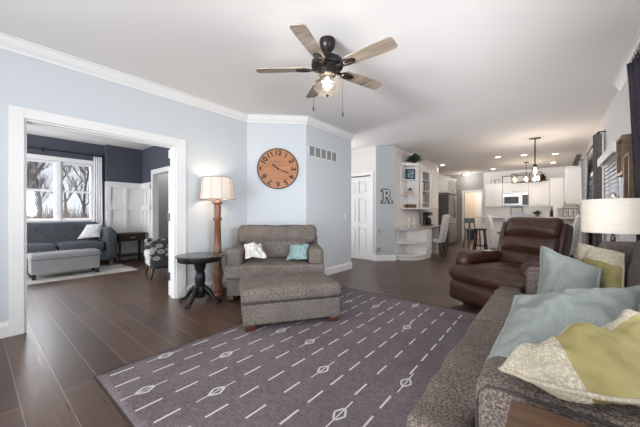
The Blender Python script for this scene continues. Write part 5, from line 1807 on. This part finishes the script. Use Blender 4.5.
# ================================================================== SITTING ROOM
ls = thing('sofa', 'slate blue tufted sofa under the sitting-room windows', 'sofa', (-7.70, 0.75, 0))
obj('base', MB().box((-8.05, -0.45, 0.12), (-7.36, 2.00, 0.34), 0.02), M['slatesofa'], ls, True)
m_ = MB().rbox((-8.08, -0.40, 0.30), (-7.90, 1.82, 0.94), 0.07, (0.02, 0, 0.0), Matrix.Translation((0, 0, 0)), 10, 4, 0.004, 1)
bk_ = obj('backrest', m_, M['slatesofa'], ls, True)
m_ = MB()
for k in range(7):
    for z in (0.66, 0.80):
        obj('button', MB().lathe([(0, 0), (0.018, 0.0), (0.012, 0.01), (0, 0.013)], (0, 0, 0), 10, Matrix.Translation((-7.878, -0.25 + k * 0.30 + (0.15 if z > 0.7 else 0), z)) @ Matrix.Rotation(PI / 2, 4, 'Y')), M['pipe'], bk_, True)
for (a, b) in ((-0.25, 0.40), (0.41, 1.06), (1.07, 1.80)):
    obj('seat_cushion', MB().rbox((-7.93, a, 0.34), (-7.33, b, 0.53), 0.05, (0.01, 0, 0.03)), M['slatesofa'], ls, True)
for (a, b) in ((-0.47, -0.26), (1.82, 2.03)):
    m_ = MB().rbox((-8.08, a, 0.12), (-7.34, b, 0.72), 0.06, (0, 0, 0.02))
    m_.tube([(-8.05, (a + b) / 2, 0.74), (-7.60, (a + b) / 2, 0.72), (-7.37, (a + b) / 2, 0.68)], [0.10, 0.105, 0.09], 12)
    obj('arm', m_, M['slatesofa'], ls, True)
for (x, y) in ((-7.42, -0.38), (-7.42, 1.93), (-8.0, -0.38), (-8.0, 1.93)):
    obj('foot', MB().box((x - 0.03, y - 0.03, 0), (x + 0.03, y + 0.03, 0.125), 0.005), M['walnut'], ls, True)
cushion_thing('throw_pillow', 'white pillow leaning in the corner of the slate sofa', 'pillow',
              (-7.74, 1.58, 0.89), (-7.62, 1.82, 0.91), (-7.62, 1.40, 0.605), (-7.50, 1.74, 0.635), 0.12, M['linenprint'], 11, None, 0.06, 0.01)
ls.location.z = 0.0085
lo = thing('ottoman', 'light grey tufted bench ottoman before the slate sofa', 'ottoman', (-6.90, 1.10, 0.008))
obj('body', MB().box((-0.19, -0.47, 0.09), (0.19, 0.47, 0.325), 0.012), M['greyotto'], lo)
obj('top_cushion', MB().rbox((-0.205, -0.485, 0.32), (0.205, 0.485, 0.43), 0.035, (0, 0, 0.012)), M['greyotto'], lo)
m_ = MB()
for k in range(4):
    for x in (-0.08, 0.08):
        m_.lathe([(0, 0.435), (0.016, 0.44), (0.01, 0.448), (0, 0.45)], (x, -0.33 + k * 0.22, 0), 8)
for k in range(4):
    m_.box((-0.19, -0.33 + k * 0.22 - 0.003, 0.434), (0.19, -0.33 + k * 0.22 + 0.003, 0.441))
for x in (-0.08, 0.08):
    m_.box((x - 0.003, -0.45, 0.434), (x + 0.003, 0.45, 0.441))
obj('tufting', m_, M['curtainblue'], lo)
for sx, sy in ((-1, -1), (1, -1), (-1, 1), (1, 1)):
    obj('foot', MB().box((sx * 0.155 - 0.025, sy * 0.43 - 0.025, 0), (sx * 0.155 + 0.025, sy * 0.43 + 0.025, 0.092), 0.004), M['black'], lo)
one('area_rug', MB().box((-8.0, -0.9, 0.0005), (-6.40, 2.12, 0.008), 0.003), M['palerug'], 'faded pale grey rug under the sitting-room ottoman', 'rug')
st = thing('end_table', 'espresso end table with drawer against the white wainscot', 'side table', (-7.74, 2.375, 0))
obj('tabletop', MB().box((-0.20, -0.30, 0.635), (0.22, 0.31, 0.665), 0.004), M['espresso'], st)
obj('case', MB().box((-0.17, -0.26, 0.49), (0.19, 0.27, 0.635), 0.003), M['espresso'], st)
d_ = obj('drawer', MB().box((0.19, -0.23, 0.51), (0.20, 0.24, 0.62), 0.003), M['espresso'], st)
obj('handle', MB().box((0.20, -0.04, 0.555), (0.215, 0.05, 0.575), 0.003), M['nickel'], d_)
obj('shelf', MB().box((-0.17, -0.26, 0.14), (0.19, 0.27, 0.165), 0.003), M['espresso'], st)
for sx, sy in ((-0.155, -0.245), (0.175, -0.245), (-0.155, 0.255), (0.175, 0.255)):
    obj('leg', MB().box((sx - 0.022, sy - 0.022, 0), (sx + 0.022, sy + 0.022, 0.49), 0.003), M['espresso'], st)
st.location.z = 0.0085
# patterned armchair behind the door jamb
pa = thing('accent_chair', 'accent armchair in dark leaf print with pale front behind the door jamb', 'armchair', (-5.50, 2.28, 0), math.radians(-12))
obj('base', MB().rbox((-0.33, -0.30, 0.20), (0.33, 0.32, 0.36), 0.03), M['linenprint'], pa)
obj('seat_cushion', MB().rbox((-0.25, -0.33, 0.33), (0.25, 0.22, 0.47), 0.04, (0, 0, 0.02)), M['linenprint'], pa)
for sx in (-1, 1):
    a, b = sorted((sx * 0.25, sx * 0.37))
    obj('arm', MB().rbox((a, -0.31, 0.19), (b, 0.34, 0.66), 0.045, (0, 0, 0.01)), M['leafprint'], pa)
obj('backrest', MB().rbox((-0.36, 0.22, 0.20), (0.36, 0.38, 0.74), 0.06, (0, 0.01, 0.02)), M['leafprint'], pa)
for sx, sy in ((-1, -1), (1, -1), (-1, 1), (1, 1)):
    obj('leg', MB().tube([(sx * 0.27, sy * 0.25, 0.21), (sx * 0.31, sy * 0.29, 0)], [0.028, 0.016], 8), M['redwood'], pa)
# white curtain and rod
cu = thing('curtain', 'white curtain at the edge of the sitting-room window', 'curtain', (-8.08, 1.86, 0))
obj('cloth', curtain(MB(), [(-8.148, 1.74), (-8.148, 1.97)], 0.03, 2.445, 4, 0.018, 0.01, lambda f: 0.95 - 0.25 * f), M['sheer'], cu, True)
rod = thing('curtain_rod', 'black curtain rod over the sitting-room windows', 'curtain rod', (-8.085, 0.8, 2.46))
obj('rod', MB().tube([(-8.13, -0.5, 2.46), (-8.13, 1.985, 2.46)], 0.012, 8), M['black'], rod, True)
for y in (-0.3, 0.95):
    obj('bracket', MB().box((-8.2, y - 0.01, 2.45), (-8.125, y + 0.01, 2.47), 0.002).box((-8.2, y - 0.02, 2.41), (-8.19, y + 0.02, 2.50), 0.002), M['black'], rod, True)

# ================================================================== OUTSIDE (winter yard beyond the sitting-room windows)
m_ = MB()
vs, fs = [], []
nx, ny = 30, 36
for i in range(nx + 1):
    for j in range(ny + 1):
        x = -8.4 - 62 * (i / nx) ** 1.3
        y = -30 + 66 * j / ny
        vs.append(Vector((x, y, -0.35 + 0.02 * max(0, -x - 12) + 0.35 * noise.noise(Vector((x * 0.15, y * 0.15, 1))) * min(1, (-8.4 - x) / 6))))
for i in range(nx):
    for j in range(ny):
        fs.append([i * (ny + 1) + j, (i + 1) * (ny + 1) + j, (i + 1) * (ny + 1) + j + 1, i * (ny + 1) + j + 1])
m_.raw(vs, fs, None, True)
struct('snow_ground', m_, M['snow'])


def gz(x, y):
    return -0.35 + 0.02 * max(0, -x - 12) + 0.35 * noise.noise(Vector((x * 0.15, y * 0.15, 1))) * min(1, (-8.4 - x) / 6)


def tree_mesh(seed, h=9.0):
    r = random.Random(seed)
    mb = MB()

    def grow(p, d, ln, rad, lvl):
        pts, rs = [p], [rad]
        q, dd = p.copy(), d.copy()
        n = 4 if lvl < 3 else 3
        for i in range(n):
            dd = (dd + Vector((r.uniform(-.22, .22), r.uniform(-.22, .22), r.uniform(-.05, .16)))).normalized()
            q = q + dd * ln / n
            pts.append(q.copy())
            rs.append(rad * (1 - 0.55 * (i + 1) / n))
        mb.tube(pts, rs, 6 if lvl < 2 else 4)
        if lvl >= 4:
            return
        for k in range((4, 7, 6, 4)[lvl]):
            i = r.randint(1 if lvl else 2, n)
            a = r.uniform(0, 2 * PI)
            side = Vector((math.cos(a), math.sin(a), 0))
            nd = (dd * r.uniform(.3, .9) + side * r.uniform(.35, .7) + Vector((0, 0, .45))).normalized()
            grow(pts[i].copy(), nd, ln * r.uniform(.38, .58), rs[i] * r.uniform(.45, .7), lvl + 1)
        grow(pts[-1].copy(), dd, ln * 0.7, rs[-1] * 0.9, lvl + 1)
    grow(Vector((0, 0, 0)), Vector((0, 0, 1)), h * 0.4, h * 0.016, 0)
    return mb


trees = [tag(obj('bare_tree', tree_mesh(s), M['bark']), '', 'tree') for s in (3, 11, 21)]
spots = [(-13.0, 0.9), (-17.5, 4.4), (-17.5, 0.4), (-20, 6.6), (-21.5, 2.4), (-25.5, 5.2), (-26.5, 1.4), (-25, 9.6), (-31, 7.6), (-32, 3.6), (-37, 10.5), (-38, 6.0), (-21, -2.2)]
for i, (x, y) in enumerate(spots):
    t = trees[i] if i < 3 else trees[i % 3].copy()
    if i >= 3:
        C.objects.link(t)
    t.location = (x, y, gz(x, y) - 0.05)
    t.rotation_euler = (0, 0, i * 1.7)
    sc_ = 0.8 + 0.12 * (i % 4)
    t.scale = (sc_,) * 3
    t['label'] = 'bare grey winter tree standing in the snow outside the sitting-room windows'
    t['group'] = 'bare winter trees in the yard'
m_ = MB()
rb = random.Random(8)
vs, fs = [], []
for k in range(4200):
    x, y = rb.uniform(-34, -17), rb.uniform(-3, 13)
    if min((x - a) ** 2 + (y - b) ** 2 for a, b in spots) < 1.6:
        continue
    z = gz(x, y)
    hh = rb.uniform(0.5, 1.6)
    dx_, dy_ = rb.uniform(-.35, .35) * hh, rb.uniform(-.35, .35) * hh
    wd_ = rb.uniform(0.012, 0.032)
    p0, p1 = Vector((x, y, z - 0.05)), Vector((x + dx_, y + dy_, z + hh))
    b0 = len(vs)
    for p, s in ((p0, 1), (p1, 0.35)):
        vs += [p + Vector((wd_ * s, 0, 0)), p + Vector((-wd_ * s * .5, wd_ * s * .87, 0)), p + Vector((-wd_ * s * .5, -wd_ * s * .87, 0))]
    fs += [[b0, b0 + 1, b0 + 4, b0 + 3], [b0 + 1, b0 + 2, b0 + 5, b0 + 4], [b0 + 2, b0, b0 + 3, b0 + 5]]
m_.raw(vs, fs)
ub = obj('undergrowth', m_, M['brush'])
ub['kind'] = 'stuff'
tag(ub, 'dry brown winter brush across the snow under the trees', 'undergrowth')
fe = thing('yard_fence', 'weathered wooden yard fence with rails outside the right-hand window', 'fence', (-14.8, 2.9, gz(-14.8, 2.9)))
for k in range(5):
    obj('post', MB().box((-0.05, -1.3 + k * 0.65 - 0.05, -0.2), (0.05, -1.3 + k * 0.65 + 0.05, 1.15), 0.01), M['brush'], fe)
for z in (0.45, 1.0):
    obj('rail', MB().box((-0.03, -1.4, z), (0.03, 1.4, z + 0.10), 0.008), M['brush'], fe)
